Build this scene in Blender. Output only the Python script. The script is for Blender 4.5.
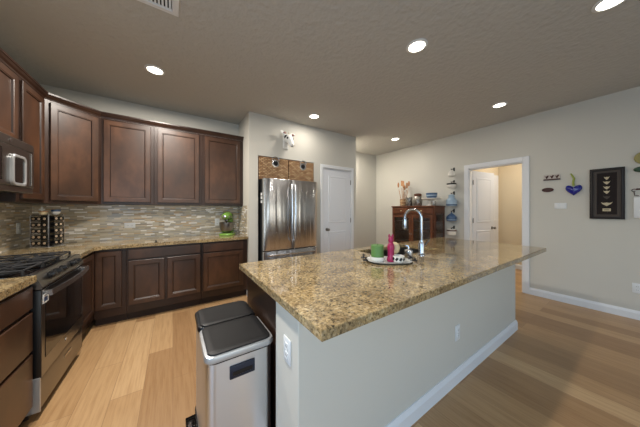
import bpy, bmesh, math, random
from mathutils import Vector, Matrix
random.seed(7)
PI = math.pi
SC = bpy.context.scene
COL = SC.collection
for _o in list(bpy.data.objects):
    bpy.data.objects.remove(_o)

# ------------------------------------------------------------------ camera, sky, daylight, exposure
cam_d = bpy.data.cameras.new('camera')
cam_d.sensor_width = 36.0
cam_d.lens = 218.4 / 640 * 36
cam_d.shift_x = 0.0074
cam_d.shift_y = -0.0062
cam_d.clip_start = 0.02
cam = bpy.data.objects.new('camera', cam_d)
COL.objects.link(cam)
cam.location = (0, 0, 1.321)
cam.rotation_euler = (PI / 2, 0, -(PI / 2 - 0.993))
SC.camera = cam

world = bpy.data.worlds.new('sky')
SC.world = world
world.use_nodes = True
_nt = world.node_tree
_bg = _nt.nodes['Background']
_sky = _nt.nodes.new('ShaderNodeTexSky')
_sky.sky_type = 'NISHITA'
_sky.sun_disc = False
_sky.sun_elevation = math.radians(40)
_sky.sun_rotation = math.radians(150)
_nt.links.new(_sky.outputs[0], _bg.inputs[0])
_bg.inputs[1].default_value = 0.25


def area_light(name, loc, rot, sx, sy, power, color):
    d = bpy.data.lights.new(name, 'AREA')
    d.shape = 'RECTANGLE'
    d.size, d.size_y = sx, sy
    d.energy = power
    d.color = color
    o = bpy.data.objects.new(name, d)
    COL.objects.link(o)
    o.location, o.rotation_euler = loc, rot
    return o


# daylight area lights at assumed openings, unseen and added in the rear and left walls
area_light('daylight_rear', (0.35, -3.38, 1.25), (PI / 2, 0, 0), 2.9, 2.0, 26, (0.54, 0.77, 1.0))
area_light('added_daylight_side', (3.5, -3.38, 1.45), (PI / 2, 0, 0), 1.7, 1.5, 6, (0.80, 0.90, 1.0))  # added so the refrigerator doors have something bright to reflect
area_light('daylight_left', (-1.30, -0.55, 1.45), (PI / 2, 0, -PI / 2), 2.3, 1.3, 42, (0.44, 0.70, 1.0))

SC.view_settings.view_transform = 'Standard'
SC.view_settings.look = 'None'
SC.view_settings.gamma = 1.0
SC.view_settings.use_curve_mapping = False
SC.view_settings.exposure = 0.0
LAMP_W = 13.0
LAMP_COL = (1.0, 0.93, 0.84)


# ------------------------------------------------------------------ helpers
def lin(c):
    def f(v):
        v /= 255.0
        return v / 12.92 if v <= 0.04045 else ((v + 0.055) / 1.055) ** 2.4
    return (f(c[0]), f(c[1]), f(c[2]), 1.0)


def mat(name, col, rough=0.5, metal=0.0, emit=0.0, alpha=None, trans=0.0, coat=0.0, spec=0.5, ior=1.45):
    m = bpy.data.materials.new(name)
    m.use_nodes = True
    b = m.node_tree.nodes['Principled BSDF']
    b.inputs['Base Color'].default_value = lin(col)
    b.inputs['Roughness'].default_value = rough
    b.inputs['Metallic'].default_value = metal
    b.inputs['Specular IOR Level'].default_value = spec
    b.inputs['IOR'].default_value = ior
    b.inputs['Transmission Weight'].default_value = trans
    b.inputs['Coat Weight'].default_value = coat
    if emit:
        b.inputs['Emission Color'].default_value = lin(col)
        b.inputs['Emission Strength'].default_value = emit
    return m


def nodes(m):
    nt = m.node_tree
    return nt, nt.nodes['Principled BSDF']


def N(nt, kind, **kw):
    n = nt.nodes.new(kind)
    for k, v in kw.items():
        if k.startswith('i_'):
            n.inputs[k[2:].replace('_', ' ')].default_value = v
        else:
            setattr(n, k, v)
    return n


def ramp(nt, stops, interp='LINEAR'):
    r = nt.nodes.new('ShaderNodeValToRGB')
    r.color_ramp.interpolation = interp
    els = r.color_ramp.elements
    while len(els) < len(stops):
        els.new(0.5)
    for e, (p, c) in zip(els, stops):
        e.position = p
        e.color = lin(c)
    return r


def add_bump(m, scale, strength, dist=0.002, detail=4.0):
    nt, b = nodes(m)
    tc = N(nt, 'ShaderNodeNewGeometry')
    n = N(nt, 'ShaderNodeTexNoise')
    n.inputs['Scale'].default_value = scale
    n.inputs['Detail'].default_value = detail
    bp = N(nt, 'ShaderNodeBump')
    bp.inputs['Strength'].default_value = strength
    bp.inputs['Distance'].default_value = dist
    nt.links.new(tc.outputs['Position'], n.inputs['Vector'])
    nt.links.new(n.outputs['Fac'], bp.inputs['Height'])
    nt.links.new(bp.outputs['Normal'], b.inputs['Normal'])
    return m


def noise_color(m, stops, scale, detail=6.0, stretch=(1, 1, 1), rough=0.6, coord='Position'):
    nt, b = nodes(m)
    if coord == 'Position':
        src = N(nt, 'ShaderNodeNewGeometry').outputs['Position']
    else:
        src = N(nt, 'ShaderNodeTexCoord').outputs['Object']
    mp = N(nt, 'ShaderNodeMapping')
    mp.inputs['Scale'].default_value = stretch
    n = N(nt, 'ShaderNodeTexNoise')
    n.inputs['Scale'].default_value = scale
    n.inputs['Detail'].default_value = detail
    n.inputs['Roughness'].default_value = rough
    r = ramp(nt, stops)
    nt.links.new(src, mp.inputs['Vector'])
    nt.links.new(mp.outputs[0], n.inputs['Vector'])
    nt.links.new(n.outputs['Fac'], r.inputs[0])
    nt.links.new(r.outputs[0], b.inputs['Base Color'])
    return m


class MB:
    """collects shapes into one bmesh"""

    def __init__(self):
        self.bm = bmesh.new()

    def box(self, lo, hi, bev=0.0, seg=1, rot=None, piv=None):
        vs = [self.bm.verts.new((x, y, z)) for x in (lo[0], hi[0]) for y in (lo[1], hi[1]) for z in (lo[2], hi[2])]
        idx = [(0, 1, 3, 2), (4, 6, 7, 5), (0, 4, 5, 1), (2, 3, 7, 6), (0, 2, 6, 4), (1, 5, 7, 3)]
        fs = [self.bm.faces.new([vs[i] for i in q]) for q in idx]
        if rot is not None:
            bmesh.ops.rotate(self.bm, verts=vs, cent=piv or Vector([(a + b) / 2 for a, b in zip(lo, hi)]), matrix=rot)
        if bev:
            es = list({e for f in fs for e in f.edges})
            bmesh.ops.bevel(self.bm, geom=es, offset=bev, segments=seg, affect='EDGES', profile=0.5)
        return self

    def prism(self, poly, z0, z1):
        """polygon in xy (counter-clockwise) extruded in z"""
        a = [self.bm.verts.new((x, y, z0)) for x, y in poly]
        b = [self.bm.verts.new((x, y, z1)) for x, y in poly]
        self.bm.faces.new(a[::-1])
        self.bm.faces.new(b)
        n = len(poly)
        for i in range(n):
            j = (i + 1) % n
            self.bm.faces.new((a[i], a[j], b[j], b[i]))
        return self

    def plate(self, poly, y0, y1):
        """polygon in xz extruded along y"""
        a = [self.bm.verts.new((x, y0, z)) for x, z in poly]
        b = [self.bm.verts.new((x, y1, z)) for x, z in poly]
        self.bm.faces.new(a)
        self.bm.faces.new(b[::-1])
        n = len(poly)
        for i in range(n):
            j = (i + 1) % n
            self.bm.faces.new((a[j], a[i], b[i], b[j]))
        return self

    def rings(self, loops, cap=True, closed=True):
        """bridge successive loops of points (equal length)"""
        rows = [[self.bm.verts.new(p) for p in lp] for lp in loops]
        n = len(rows[0])
        for r0, r1 in zip(rows, rows[1:]):
            for i in range(n if closed else n - 1):
                j = (i + 1) % n
                self.bm.faces.new((r0[i], r0[j], r1[j], r1[i]))
        if cap:
            self.bm.faces.new(rows[0][::-1])
            self.bm.faces.new(rows[-1])
        return self

    def lathe(self, prof, c=(0, 0, 0), seg=24, axis='z', cap=True):
        loops = []
        for r, h in prof:
            r = max(r, 1e-4)
            lp = []
            for i in range(seg):
                t = 2 * PI * i / seg
                u, v = r * math.cos(t), r * math.sin(t)
                if axis == 'z':
                    p = (c[0] + u, c[1] + v, c[2] + h)
                elif axis == 'y':
                    p = (c[0] + u, c[1] + h, c[2] - v)
                else:
                    p = (c[0] + h, c[1] + u, c[2] + v)
                lp.append(p)
            loops.append(lp)
        return self.rings(loops, cap)

    def cyl(self, r, p0, p1, seg=16, r1=None):
        return self.tube([p0, p1], r, seg, radii=[r, r if r1 is None else r1])

    def tube(self, pts, r, seg=10, radii=None, closed=False):
        pts = [Vector(p) for p in pts]
        n = len(pts)
        loops = []
        up = None
        for i, p in enumerate(pts):
            if closed:
                d = pts[(i + 1) % n] - pts[i - 1]
            else:
                d = pts[min(i + 1, n - 1)] - pts[max(i - 1, 0)]
            d.normalize()
            if up is None:
                up = Vector((0, 0, 1)) if abs(d.z) < 0.9 else Vector((1, 0, 0))
            a = d.cross(up)
            if a.length < 1e-5:
                a = d.cross(Vector((0.3, 1, 0.2)))
            a.normalize()
            b = a.cross(d)
            b.normalize()
            up = b
            rr = radii[i] if radii else r
            loops.append([tuple(p + rr * (math.cos(2 * PI * k / seg) * a + math.sin(2 * PI * k / seg) * b)) for k in range(seg)])
        if closed:
            loops.append(loops[0])
            return self.rings(loops, cap=False)
        return self.rings(loops)

    def ball(self, c, r, seg=16, sc=(1, 1, 1)):
        m = Matrix.Translation(c) @ Matrix.Diagonal((sc[0], sc[1], sc[2], 1))
        bmesh.ops.create_uvsphere(self.bm, u_segments=seg, v_segments=max(6, seg // 2), radius=r, matrix=m)
        return self

    def build(self, name, m, parent=None, loc=None, smooth=True, rot=None, m2=None):
        bm = self.bm
        bmesh.ops.remove_doubles(bm, verts=bm.verts, dist=1e-6)
        bmesh.ops.recalc_face_normals(bm, faces=bm.faces)
        me = bpy.data.meshes.new(name)
        bm.to_mesh(me)
        bm.free()
        if smooth:
            for p in me.polygons:
                p.use_smooth = True
            me.set_sharp_from_angle(angle=math.radians(35))
        me.materials.append(m)
        if m2:
            me.materials.append(m2)
        o = bpy.data.objects.new(name, me)
        COL.objects.link(o)
        if parent is not None:
            o.parent = parent
        if loc is not None:
            o.location = loc
        if rot is not None:
            o.rotation_euler = rot
        return o


def tag(o, label, cat, group=None):
    o['label'] = label
    o['category'] = cat
    if group:
        o['group'] = group
    return o


def thing(name, label, cat, loc=(0, 0, 0), rz=0.0, group=None):
    o = bpy.data.objects.new(name, None)
    o.empty_display_size = 0.05
    COL.objects.link(o)
    o.location = loc
    o.rotation_euler = (0, 0, rz)
    return tag(o, label, cat, group)


def kids(o):
    return [c for c in COL.objects if c.parent == o]


def dup(root, loc, rz=None, label=None):
    r = root.copy()
    COL.objects.link(r)
    r.location = loc
    if rz is not None:
        r.rotation_euler = (0, 0, rz)
    if label:
        r['label'] = label
    for ch in kids(root):
        c = ch.copy()
        COL.objects.link(c)
        c.parent = r
        for g in kids(ch):
            d = g.copy()
            COL.objects.link(d)
            d.parent = c
    return r


def struct(o):
    o['kind'] = 'structure'
    return o


def sweep(path, prof, closed=False):
    """sweep a closed (out, z) profile along a plan path; out is to the right of travel"""
    pts = [Vector(p) for p in path]
    n = len(pts)
    loops = []
    for i in range(n):
        def nrm(a, b):
            d = (b - a).normalized()
            return Vector((d.y, -d.x))
        if closed:
            n0, n1 = nrm(pts[i - 1], pts[i]), nrm(pts[i], pts[(i + 1) % n])
        else:
            n0 = nrm(pts[i - 1], pts[i]) if i else nrm(pts[0], pts[1])
            n1 = nrm(pts[i], pts[i + 1]) if i < n - 1 else n0
        m = (n0 + n1)
        m = m / max(1e-6, (1 + n0.dot(n1)))
        loops.append([(pts[i].x + m.x * o, pts[i].y + m.y * o, z) for o, z in prof])
    mb = MB()
    if closed:
        loops.append(loops[0])
        mb.rings(loops, cap=False)
    else:
        mb.rings(loops)
    return mb


def panel_mb(w, h, t=0.02, fr=0.056, flat=False, x0=0.0, z0=0.0, y0=0.0, raise_=False):
    """a cabinet or room door panel facing -y: profile of concentric rectangles"""
    if flat:
        prof = [(0, 0), (0, -t + 0.003), (0.003, -t)]
    elif raise_:
        prof = [(0, 0), (0, -t + 0.003), (0.003, -t)]
    else:
        prof = [(0, 0), (0, -t + 0.003), (0.003, -t), (fr - 0.008, -t), (fr - 0.004, -t + 0.003), (fr + 0.001, -t + 0.003),
                (fr + 0.008, -t + 0.011)]
    loops = []
    for i, y in prof:
        loops.append([(x0 + i, y0 + y, z0 + i), (x0 + w - i, y0 + y, z0 + i), (x0 + w - i, y0 + y, z0 + h - i), (x0 + i, y0 + y, z0 + h - i)])
    mb_ = MB().rings(loops)
    if not flat and not raise_:
        mb_.bm.faces.ensure_lookup_table()
        for k in range(4 * 5, 4 * 6):
            mb_.bm.faces[k].material_index = 1
    return mb_


# ------------------------------------------------------------------ materials
M = {}
M['wall'] = add_bump(mat('greige wall paint', (202, 199, 189), 0.75), 160, 0.12)
M['hall_wall'] = add_bump(mat('beige hall paint', (216, 200, 170), 0.75), 160, 0.12)
M['ceiling'] = add_bump(mat('knockdown ceiling paint', (186, 184, 178), 0.85), 20, 0.9, 0.012, 5)
M['trim'] = mat('white trim paint', (226, 228, 230), 0.38)
M['door'] = mat('white door paint', (222, 225, 230), 0.42)
M['plate'] = mat('white plastic', (222, 224, 224), 0.35)
M['slot'] = mat('outlet slot', (70, 70, 72), 0.5)
M['black'] = mat('black plastic', (16, 17, 20), 0.35)
M['blackmatte'] = mat('black matte', (15, 15, 17), 0.5)
M['iron'] = mat('cast iron', (34, 34, 36), 0.5)
M['glassblack'] = mat('black glass', (10, 10, 11), 0.08, coat=0.3)
M['steel'] = mat('brushed stainless', (204, 205, 207), 0.27, metal=1.0)
M['darksteel'] = mat('dark stainless', (140, 137, 134), 0.28, metal=1.0)
M['chrome'] = mat('chrome', (180, 182, 186), 0.1, metal=1.0)
M['silver'] = mat('silver plastic', (178, 180, 182), 0.3, metal=0.6)
M['navy'] = mat('navy plastic', (22, 30, 48), 0.4)
M['lamp'] = mat('lamp lens', (255, 246, 228), 0.5, emit=9.0)
M['glass'] = mat('clear glass', (250, 250, 250), 0.02, trans=1.0)
M['green'] = mat('lime enamel', (112, 152, 66), 0.25, coat=0.3)
M['wax'] = mat('green wax', (88, 126, 68), 0.5)
M['magenta'] = mat('magenta glaze', (150, 28, 76), 0.3)
M['white'] = mat('white ceramic', (226, 222, 212), 0.3)
M['cream'] = mat('cream ceramic', (220, 200, 158), 0.45)
M['blue'] = mat('cobalt glaze', (14, 24, 128), 0.18, coat=0.4)
M['enamelblue'] = mat('slate blue enamel', (62, 88, 122), 0.3)
M['paleblue'] = mat('pale blue enamel', (150, 172, 190), 0.3)
M['brownpaint'] = mat('dark red brown paint', (66, 26, 20), 0.5)
M['bone'] = mat('cream shell', (196, 182, 150), 0.6)
M['frame'] = mat('dark frame wood', (28, 20, 17), 0.5)
M['liner'] = mat('grey brown liner', (66, 56, 48), 0.6)
M['matblack'] = mat('dark mat board', (28, 18, 16), 0.8)
M['yellow'] = mat('yellow green glaze', (148, 140, 84), 0.4)
M['olive'] = mat('olive stem', (150, 160, 70), 0.45)
M['leaf'] = mat('dark green leaf', (44, 74, 52), 0.45)
M['straw'] = noise_color(mat('wooden utensils', (186, 128, 82), 0.6), [(0.3, (150, 92, 56)), (0.7, (204, 152, 104))], 30)
M['hair'] = mat('white painted resin', (226, 226, 222), 0.45)
M['snout'] = mat('pink brown', (120, 78, 72), 0.5)

# dark stained maple
m = mat('dark stained maple', (70, 38, 26), 0.4, coat=0.3)
m.node_tree.nodes['Principled BSDF'].inputs['Coat Roughness'].default_value = 0.3
noise_color(m, [(0.25, (38, 23, 14)), (0.5, (64, 40, 25)), (0.75, (96, 63, 41))], 3.2, 8, (1, 1, 0.55), 0.62)
M['wood'] = m
m = mat('dark stained maple frame', (70, 38, 26), 0.36)
noise_color(m, [(0.3, (34, 21, 15)), (0.7, (56, 36, 26))], 5.0, 6, (1, 1, 0.3))
M['woodframe'] = m
m = mat('toe kick', (38, 22, 16), 0.5)
M['toe'] = m
M['glaze'] = mat('dark glazed groove', (34, 20, 15), 0.4)
m = mat('cherry hutch', (122, 62, 34), 0.35)
noise_color(m, [(0.3, (74, 40, 24)), (0.7, (110, 64, 38))], 9, 6, (1, 1, 0.25))
M['cherry'] = m

# granite
m = mat('speckled granite', (180, 155, 115), 0.09, coat=0.3)
nt, b = nodes(m)
geo = N(nt, 'ShaderNodeNewGeometry')
v1 = N(nt, 'ShaderNodeTexVoronoi'); v1.inputs['Scale'].default_value = 105
n1 = N(nt, 'ShaderNodeTexNoise'); n1.inputs['Scale'].default_value = 75; n1.inputs['Detail'].default_value = 6; n1.inputs['Roughness'].default_value = 0.72
n2 = N(nt, 'ShaderNodeTexNoise'); n2.inputs['Scale'].default_value = 7; n2.inputs['Detail'].default_value = 4
for n_ in (v1, n1, n2):
    nt.links.new(geo.outputs['Position'], n_.inputs['Vector'])
sep = N(nt, 'ShaderNodeSeparateColor')
nt.links.new(v1.outputs['Color'], sep.inputs[0])
r1 = ramp(nt, [(0.0, (50, 46, 40)), (0.12, (92, 82, 66)), (0.24, (148, 130, 100)), (0.45, (182, 162, 126)), (0.7, (206, 188, 152)), (0.88, (176, 168, 152)), (1.0, (226, 216, 192))], 'LINEAR')
nt.links.new(sep.outputs[0], r1.inputs[0])
r2 = ramp(nt, [(0.40, (34, 32, 30)), (0.49, (142, 126, 96)), (0.58, (184, 166, 130)), (0.7, (222, 212, 190))])
nt.links.new(n1.outputs['Fac'], r2.inputs[0])
mx = N(nt, 'ShaderNodeMix', data_type='RGBA'); mx.inputs['Factor'].default_value = 0.55
nt.links.new(r1.outputs[0], mx.inputs['A']); nt.links.new(r2.outputs[0], mx.inputs['B'])
r3 = ramp(nt, [(0.35, (205, 195, 180)), (0.65, (255, 246, 226))])
nt.links.new(n2.outputs['Fac'], r3.inputs[0])
mu = N(nt, 'ShaderNodeMix', data_type='RGBA', blend_type='MULTIPLY'); mu.inputs['Factor'].default_value = 1.0
nt.links.new(mx.outputs['Result'], mu.inputs['A']); nt.links.new(r3.outputs[0], mu.inputs['B'])
nt.links.new(mu.outputs['Result'], b.inputs['Base Color'])
M['granite'] = m

# oak planks running along y
m = mat('oak plank floor', (190, 150, 105), 0.34)
nt, b = nodes(m)
geo = N(nt, 'ShaderNodeNewGeometry')
sp = N(nt, 'ShaderNodeSeparateXYZ'); cb = N(nt, 'ShaderNodeCombineXYZ')
nt.links.new(geo.outputs['Position'], sp.inputs[0])
nt.links.new(sp.outputs['Y'], cb.inputs['X']); nt.links.new(sp.outputs['X'], cb.inputs['Y'])
br = N(nt, 'ShaderNodeTexBrick')
br.offset = 0.37; br.offset_frequency = 2
br.inputs['Color1'].default_value = (0, 0, 0, 1); br.inputs['Color2'].default_value = (1, 1, 1, 1)
br.inputs['Mortar'].default_value = (0.0, 0, 0, 1)
br.inputs['Scale'].default_value = 1.0
br.inputs['Mortar Size'].default_value = 0.0014
br.inputs['Brick Width'].default_value = 1.25
br.inputs['Row Height'].default_value = 0.182
nt.links.new(cb.outputs[0], br.inputs['Vector'])
r1 = ramp(nt, [(0.0, (162, 128, 92)), (0.5, (184, 150, 110)), (1.0, (202, 170, 130))])
nt.links.new(br.outputs['Color'], r1.inputs[0])
mp = N(nt, 'ShaderNodeMapping'); mp.inputs['Scale'].default_value = (18, 0.9, 1)
nz = N(nt, 'ShaderNodeTexNoise'); nz.inputs['Scale'].default_value = 3.0; nz.inputs['Detail'].default_value = 8; nz.inputs['Roughness'].default_value = 0.65
nt.links.new(geo.outputs['Position'], mp.inputs['Vector']); nt.links.new(mp.outputs[0], nz.inputs['Vector'])
rg = ramp(nt, [(0.3, (222, 212, 200)), (0.55, (248, 244, 238)), (0.75, (255, 253, 250))])
nt.links.new(nz.outputs['Fac'], rg.inputs[0])
mu = N(nt, 'ShaderNodeMix', data_type='RGBA', blend_type='MULTIPLY'); mu.inputs['Factor'].default_value = 1.0
nt.links.new(r1.outputs[0], mu.inputs['A']); nt.links.new(rg.outputs[0], mu.inputs['B'])
mm = N(nt, 'ShaderNodeMix', data_type='RGBA'); mm.inputs['B'].default_value = lin((140, 108, 78))
nt.links.new(br.outputs['Fac'], mm.inputs['Factor']); nt.links.new(mu.outputs['Result'], mm.inputs['A'])
nt.links.new(mm.outputs['Result'], b.inputs['Base Color'])
M['floor'] = m

# linear glass mosaic
m = mat('linear mosaic tile', (180, 170, 150), 0.18)
nt, b = nodes(m)
geo = N(nt, 'ShaderNodeNewGeometry')
sp = N(nt, 'ShaderNodeSeparateXYZ'); cb = N(nt, 'ShaderNodeCombineXYZ'); ad = N(nt, 'ShaderNodeMath', operation='ADD')
nt.links.new(geo.outputs['Position'], sp.inputs[0])
nt.links.new(sp.outputs['X'], ad.inputs[0]); nt.links.new(sp.outputs['Y'], ad.inputs[1])
nt.links.new(ad.outputs[0], cb.inputs['X']); nt.links.new(sp.outputs['Z'], cb.inputs['Y'])
br = N(nt, 'ShaderNodeTexBrick')
br.offset = 0.31; br.offset_frequency = 3; br.squash = 0.6; br.squash_frequency = 2
br.inputs['Color1'].default_value = (0, 0, 0, 1); br.inputs['Color2'].default_value = (1, 1, 1, 1)
br.inputs['Mortar'].default_value = (0.5, 0.5, 0.5, 1)
br.inputs['Scale'].default_value = 1.0
br.inputs['Mortar Size'].default_value = 0.0012
br.inputs['Brick Width'].default_value = 0.115
br.inputs['Row Height'].default_value = 0.0175
nt.links.new(cb.outputs[0], br.inputs['Vector'])
r1 = ramp(nt, [(0.0, (184, 172, 148)), (0.14, (200, 186, 160)), (0.26, (166, 160, 146)), (0.40, (206, 192, 166)), (0.52, (156, 146, 128)), (0.6, (192, 182, 162)),
               (0.70, (192, 166, 130)), (0.78, (176, 172, 162)), (0.86, (238, 234, 226))], 'CONSTANT')
nt.links.new(br.outputs['Color'], r1.inputs[0])
mm = N(nt, 'ShaderNodeMix', data_type='RGBA'); mm.inputs['B'].default_value = lin((176, 166, 148))
nt.links.new(br.outputs['Fac'], mm.inputs['Factor']); nt.links.new(r1.outputs[0], mm.inputs['A'])
nt.links.new(mm.outputs['Result'], b.inputs['Base Color'])
bp = N(nt, 'ShaderNodeBump'); bp.inputs['Strength'].default_value = 0.4; bp.inputs['Distance'].default_value = 0.002; bp.invert = True
nt.links.new(br.outputs['Fac'], bp.inputs['Height']); nt.links.new(bp.outputs[0], b.inputs['Normal'])
M['tile'] = m

# woven basket
m = mat('woven seagrass', (150, 104, 66), 0.8)
nt, b = nodes(m)
geo = N(nt, 'ShaderNodeTexCoord')
sp = N(nt, 'ShaderNodeSeparateXYZ'); cb = N(nt, 'ShaderNodeCombineXYZ'); ad = N(nt, 'ShaderNodeMath', operation='ADD')
nt.links.new(geo.outputs['Object'], sp.inputs[0])
nt.links.new(sp.outputs['X'], ad.inputs[0]); nt.links.new(sp.outputs['Y'], ad.inputs[1])
nt.links.new(ad.outputs[0], cb.inputs['X']); nt.links.new(sp.outputs['Z'], cb.inputs['Y'])
br = N(nt, 'ShaderNodeTexBrick')
br.inputs['Color1'].default_value = lin((160, 118, 80)); br.inputs['Color2'].default_value = lin((218, 184, 140))
br.inputs['Mortar'].default_value = lin((84, 54, 34)); br.inputs['Scale'].default_value = 1.0
br.inputs['Mortar Size'].default_value = 0.0035; br.inputs['Brick Width'].default_value = 0.055; br.inputs['Row Height'].default_value = 0.022
nt.links.new(cb.outputs[0], br.inputs['Vector']); nt.links.new(br.outputs['Color'], b.inputs['Base Color'])
bp = N(nt, 'ShaderNodeBump'); bp.inputs['Strength'].default_value = 0.8; bp.inputs['Distance'].default_value = 0.006; bp.invert = True
nt.links.new(br.outputs['Fac'], bp.inputs['Height']); nt.links.new(bp.outputs[0], b.inputs['Normal'])
M['wicker'] = m

# ------------------------------------------------------------------ the setting
CZ = 2.796
XL, XR, YB, YF, XP, XE, YFAR, YR = -1.37, 4.674, 3.909, 3.292, 0.958, 3.141, 4.106, -3.5
W = 0.12
struct(MB().box((XL - W, YR - W, -0.08), (6.6, 4.4, 0)).build('floor', M['floor'], smooth=False))

# ceiling with a hole-free slab over kitchen; the hall has its own
struct(MB().box((XL - W, YR - W, CZ), (6.6, 4.4, CZ + 0.1)).build('ceiling', M['ceiling'], smooth=False))

# left wall with an assumed window, added behind the camera to bring in daylight
mb = MB()
mb.box((XL - W, YR, 0), (XL, -1.75, CZ)).box((XL - W, 0.65, 0), (XL, YB + W, CZ))
mb.box((XL - W, -1.75, 0), (XL, 0.65, 0.8)).box((XL - W, -1.75, 2.1), (XL, 0.65, CZ))
struct(mb.build('wall_left', M['wall'], smooth=False))
struct(MB().box((XL - 0.1, -1.75, 0.8), (XL - 0.03, -1.70, 2.1)).box((XL - 0.1, 0.60, 0.8), (XL - 0.03, 0.65, 2.1))
       .box((XL - 0.1, -1.70, 0.8), (XL - 0.03, 0.60, 0.85)).box((XL - 0.1, -1.70, 2.05), (XL - 0.03, 0.60, 2.1))
       .box((XL - 0.08, -0.575, 0.85), (XL - 0.05, -0.525, 2.05)).build('added_window_1', M['trim'], smooth=False))
# unseen rear wall; its glazed doors and windows are assumed, added for daylight
mb = MB()
mb.box((XL - W, YR - W, 0), (-1.15, YR, CZ)).box((1.85, YR - W, 0), (2.6, YR, CZ)).box((4.4, YR - W, 0), (XR + W, YR, CZ)).box((2.6, YR - W, 0), (4.4, YR, 0.65)).box((2.6, YR - W, 2.3), (4.4, YR, CZ)).box((-1.15, YR - W, 2.3), (1.85, YR, CZ))
struct(mb.build('wall_rear', M['wall'], smooth=False))
mb = MB()
for x0 in (-1.15, 0.35):
    mb.box((x0, YR - 0.09, 0.0), (x0 + 0.07, YR - 0.03, 2.3)).box((x0 + 1.43, YR - 0.09, 0.0), (x0 + 1.5, YR - 0.03, 2.3))
    mb.box((x0 + 0.07, YR - 0.09, 0.0), (x0 + 1.43, YR - 0.03, 0.1)).box((x0 + 0.07, YR - 0.09, 2.2), (x0 + 1.43, YR - 0.03, 2.3))
for x0 in (2.6, 3.5):
    mb.box((x0, YR - 0.09, 0.65), (x0 + 0.05, YR - 0.03, 2.3)).box((x0 + 0.85, YR - 0.09, 0.65), (x0 + 0.9, YR - 0.03, 2.3))
    mb.box((x0 + 0.05, YR - 0.09, 0.65), (x0 + 0.85, YR - 0.03, 0.71)).box((x0 + 0.05, YR - 0.09, 2.24), (x0 + 0.85, YR - 0.03, 2.3))
struct(mb.build('added_window_2', M['trim'], smooth=False))
# kitchen wall behind the cabinets
struct(MB().box((XL, YB, 0), (XP + 0.06, YB + W, CZ)).build('wall_kitchen', M['wall'], smooth=False))
# pantry block: front face with the refrigerator alcove and the pantry door opening, two sides
AX0, AX1, AZ = 1.096, 2.119, 2.157
PX0, PX1, PZ = 2.312, 3.010, 2.095
mb = MB()
struct(MB().box((XP, YF, 0), (AX0, YB + 0.02, CZ)).build('wall_alcove_left', M['wall'], smooth=False))
struct(MB().box((AX0, YF, AZ), (AX1, YF + W, CZ)).box((AX0, YF + W, AZ), (AX1, YF + 0.78, AZ + 0.05)).build('wall_alcove_top', M['wall'], smooth=False))
struct(MB().box((AX0, YF + 0.78, 0), (AX1 + 0.1, YF + 0.86, CZ)).build('wall_alcove_back', M['wall'], smooth=False))
struct(MB().box((AX1, YF + W, 0), (AX1 + 0.1, YF + 0.78, CZ)).build('wall_alcove_right', M['wall'], smooth=False))
mb.box((AX1, YF, 0), (PX0, YF + W, CZ))
mb.box((PX0, YF, PZ), (PX1, YF + W, CZ))
mb.box((PX1, YF, 0), (XE, YF + W, CZ))
mb.box((XE - 0.1, YF + W, 0), (XE, YFAR, CZ))
struct(mb.build('wall_pantry', M['wall'], smooth=False))
struct(MB().box((AX1 + 0.1, YFAR, 0), (XR + W, YFAR + W, CZ)).build('wall_far', M['wall'], smooth=False))
# right wall with hall opening
DY0, DY1, DZ = 1.107, 1.868, 2.085
mb = MB()
mb.box((XR, YR, 0), (XR + W, DY0, CZ)).box((XR, DY1, 0), (XR + W, YFAR, CZ)).box((XR, DY0, DZ), (XR + W, DY1, CZ))
struct(mb.build('wall_right', M['wall'], smooth=False))
# hall beyond
mb = MB()
mb.box((6.42, 0.0, 0), (6.5, 2.1, CZ)).box((XR + W, 1.95, 0), (6.42, 2.07, CZ)).box((XR + W, -0.1, 0), (6.5, 0.0, CZ))
struct(mb.build('wall_hall', M['hall_wall'], smooth=False))

# backsplash tile on three walls
mb = MB()
mb.box((XL, 0.9, 0.915), (XL + 0.01, YB, 1.383)).box((XL + 0.01, YB - 0.01, 0.915), (XP - 0.01, YB, 1.383)).box((XP - 0.01, 3.385, 0.915), (XP, YB, 1.383))
struct(mb.build('trim_1', M['tile'], smooth=False))

# baseboards
BB = [(0, 0), (0.016, 0), (0.016, 0.075), (0.011, 0.09), (0.006, 0.105), (0, 0.105)]
struct(sweep([(XR, DY0 - 0.06), (XR, YR)], [(o, z) for o, z in BB]).build('baseboard_right', M['trim'], smooth=False))
struct(sweep([(XR, YFAR), (XR, DY1 + 0.075)], BB).build('baseboard_corner', M['trim'], smooth=False))
struct(sweep([(XE, YFAR), (XR, YFAR)], BB).build('baseboard_far', M['trim'], smooth=False))
struct(sweep([(XP, YF + 0.06), (XP, YF), (AX0, YF)], [(-o, z) for o, z in BB][::-1] if False else BB).build('baseboard_pantry', M['trim'], smooth=False))
struct(sweep([(6.42, 1.95), (6.42, 0.0)], BB).build('baseboard_hall', M['trim'], smooth=False))


def casing(mbx, a0, a1, z, w, place):
    """three-sided door casing in local (along, out, z) mapped by place"""
    def bx(lo, hi):
        p, q = place(*lo), place(*hi)
        mbx.box([min(u, v) for u, v in zip(p, q)], [max(u, v) for u, v in zip(p, q)], 0.004)
    bx((a0 - w, 0, 0), (a0, 0.018, z + w))
    bx((a1, 0, 0), (a1 + w, 0.018, z + w))
    bx((a0, 0, z), (a1, 0.018, z + w))
    return mbx


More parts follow.
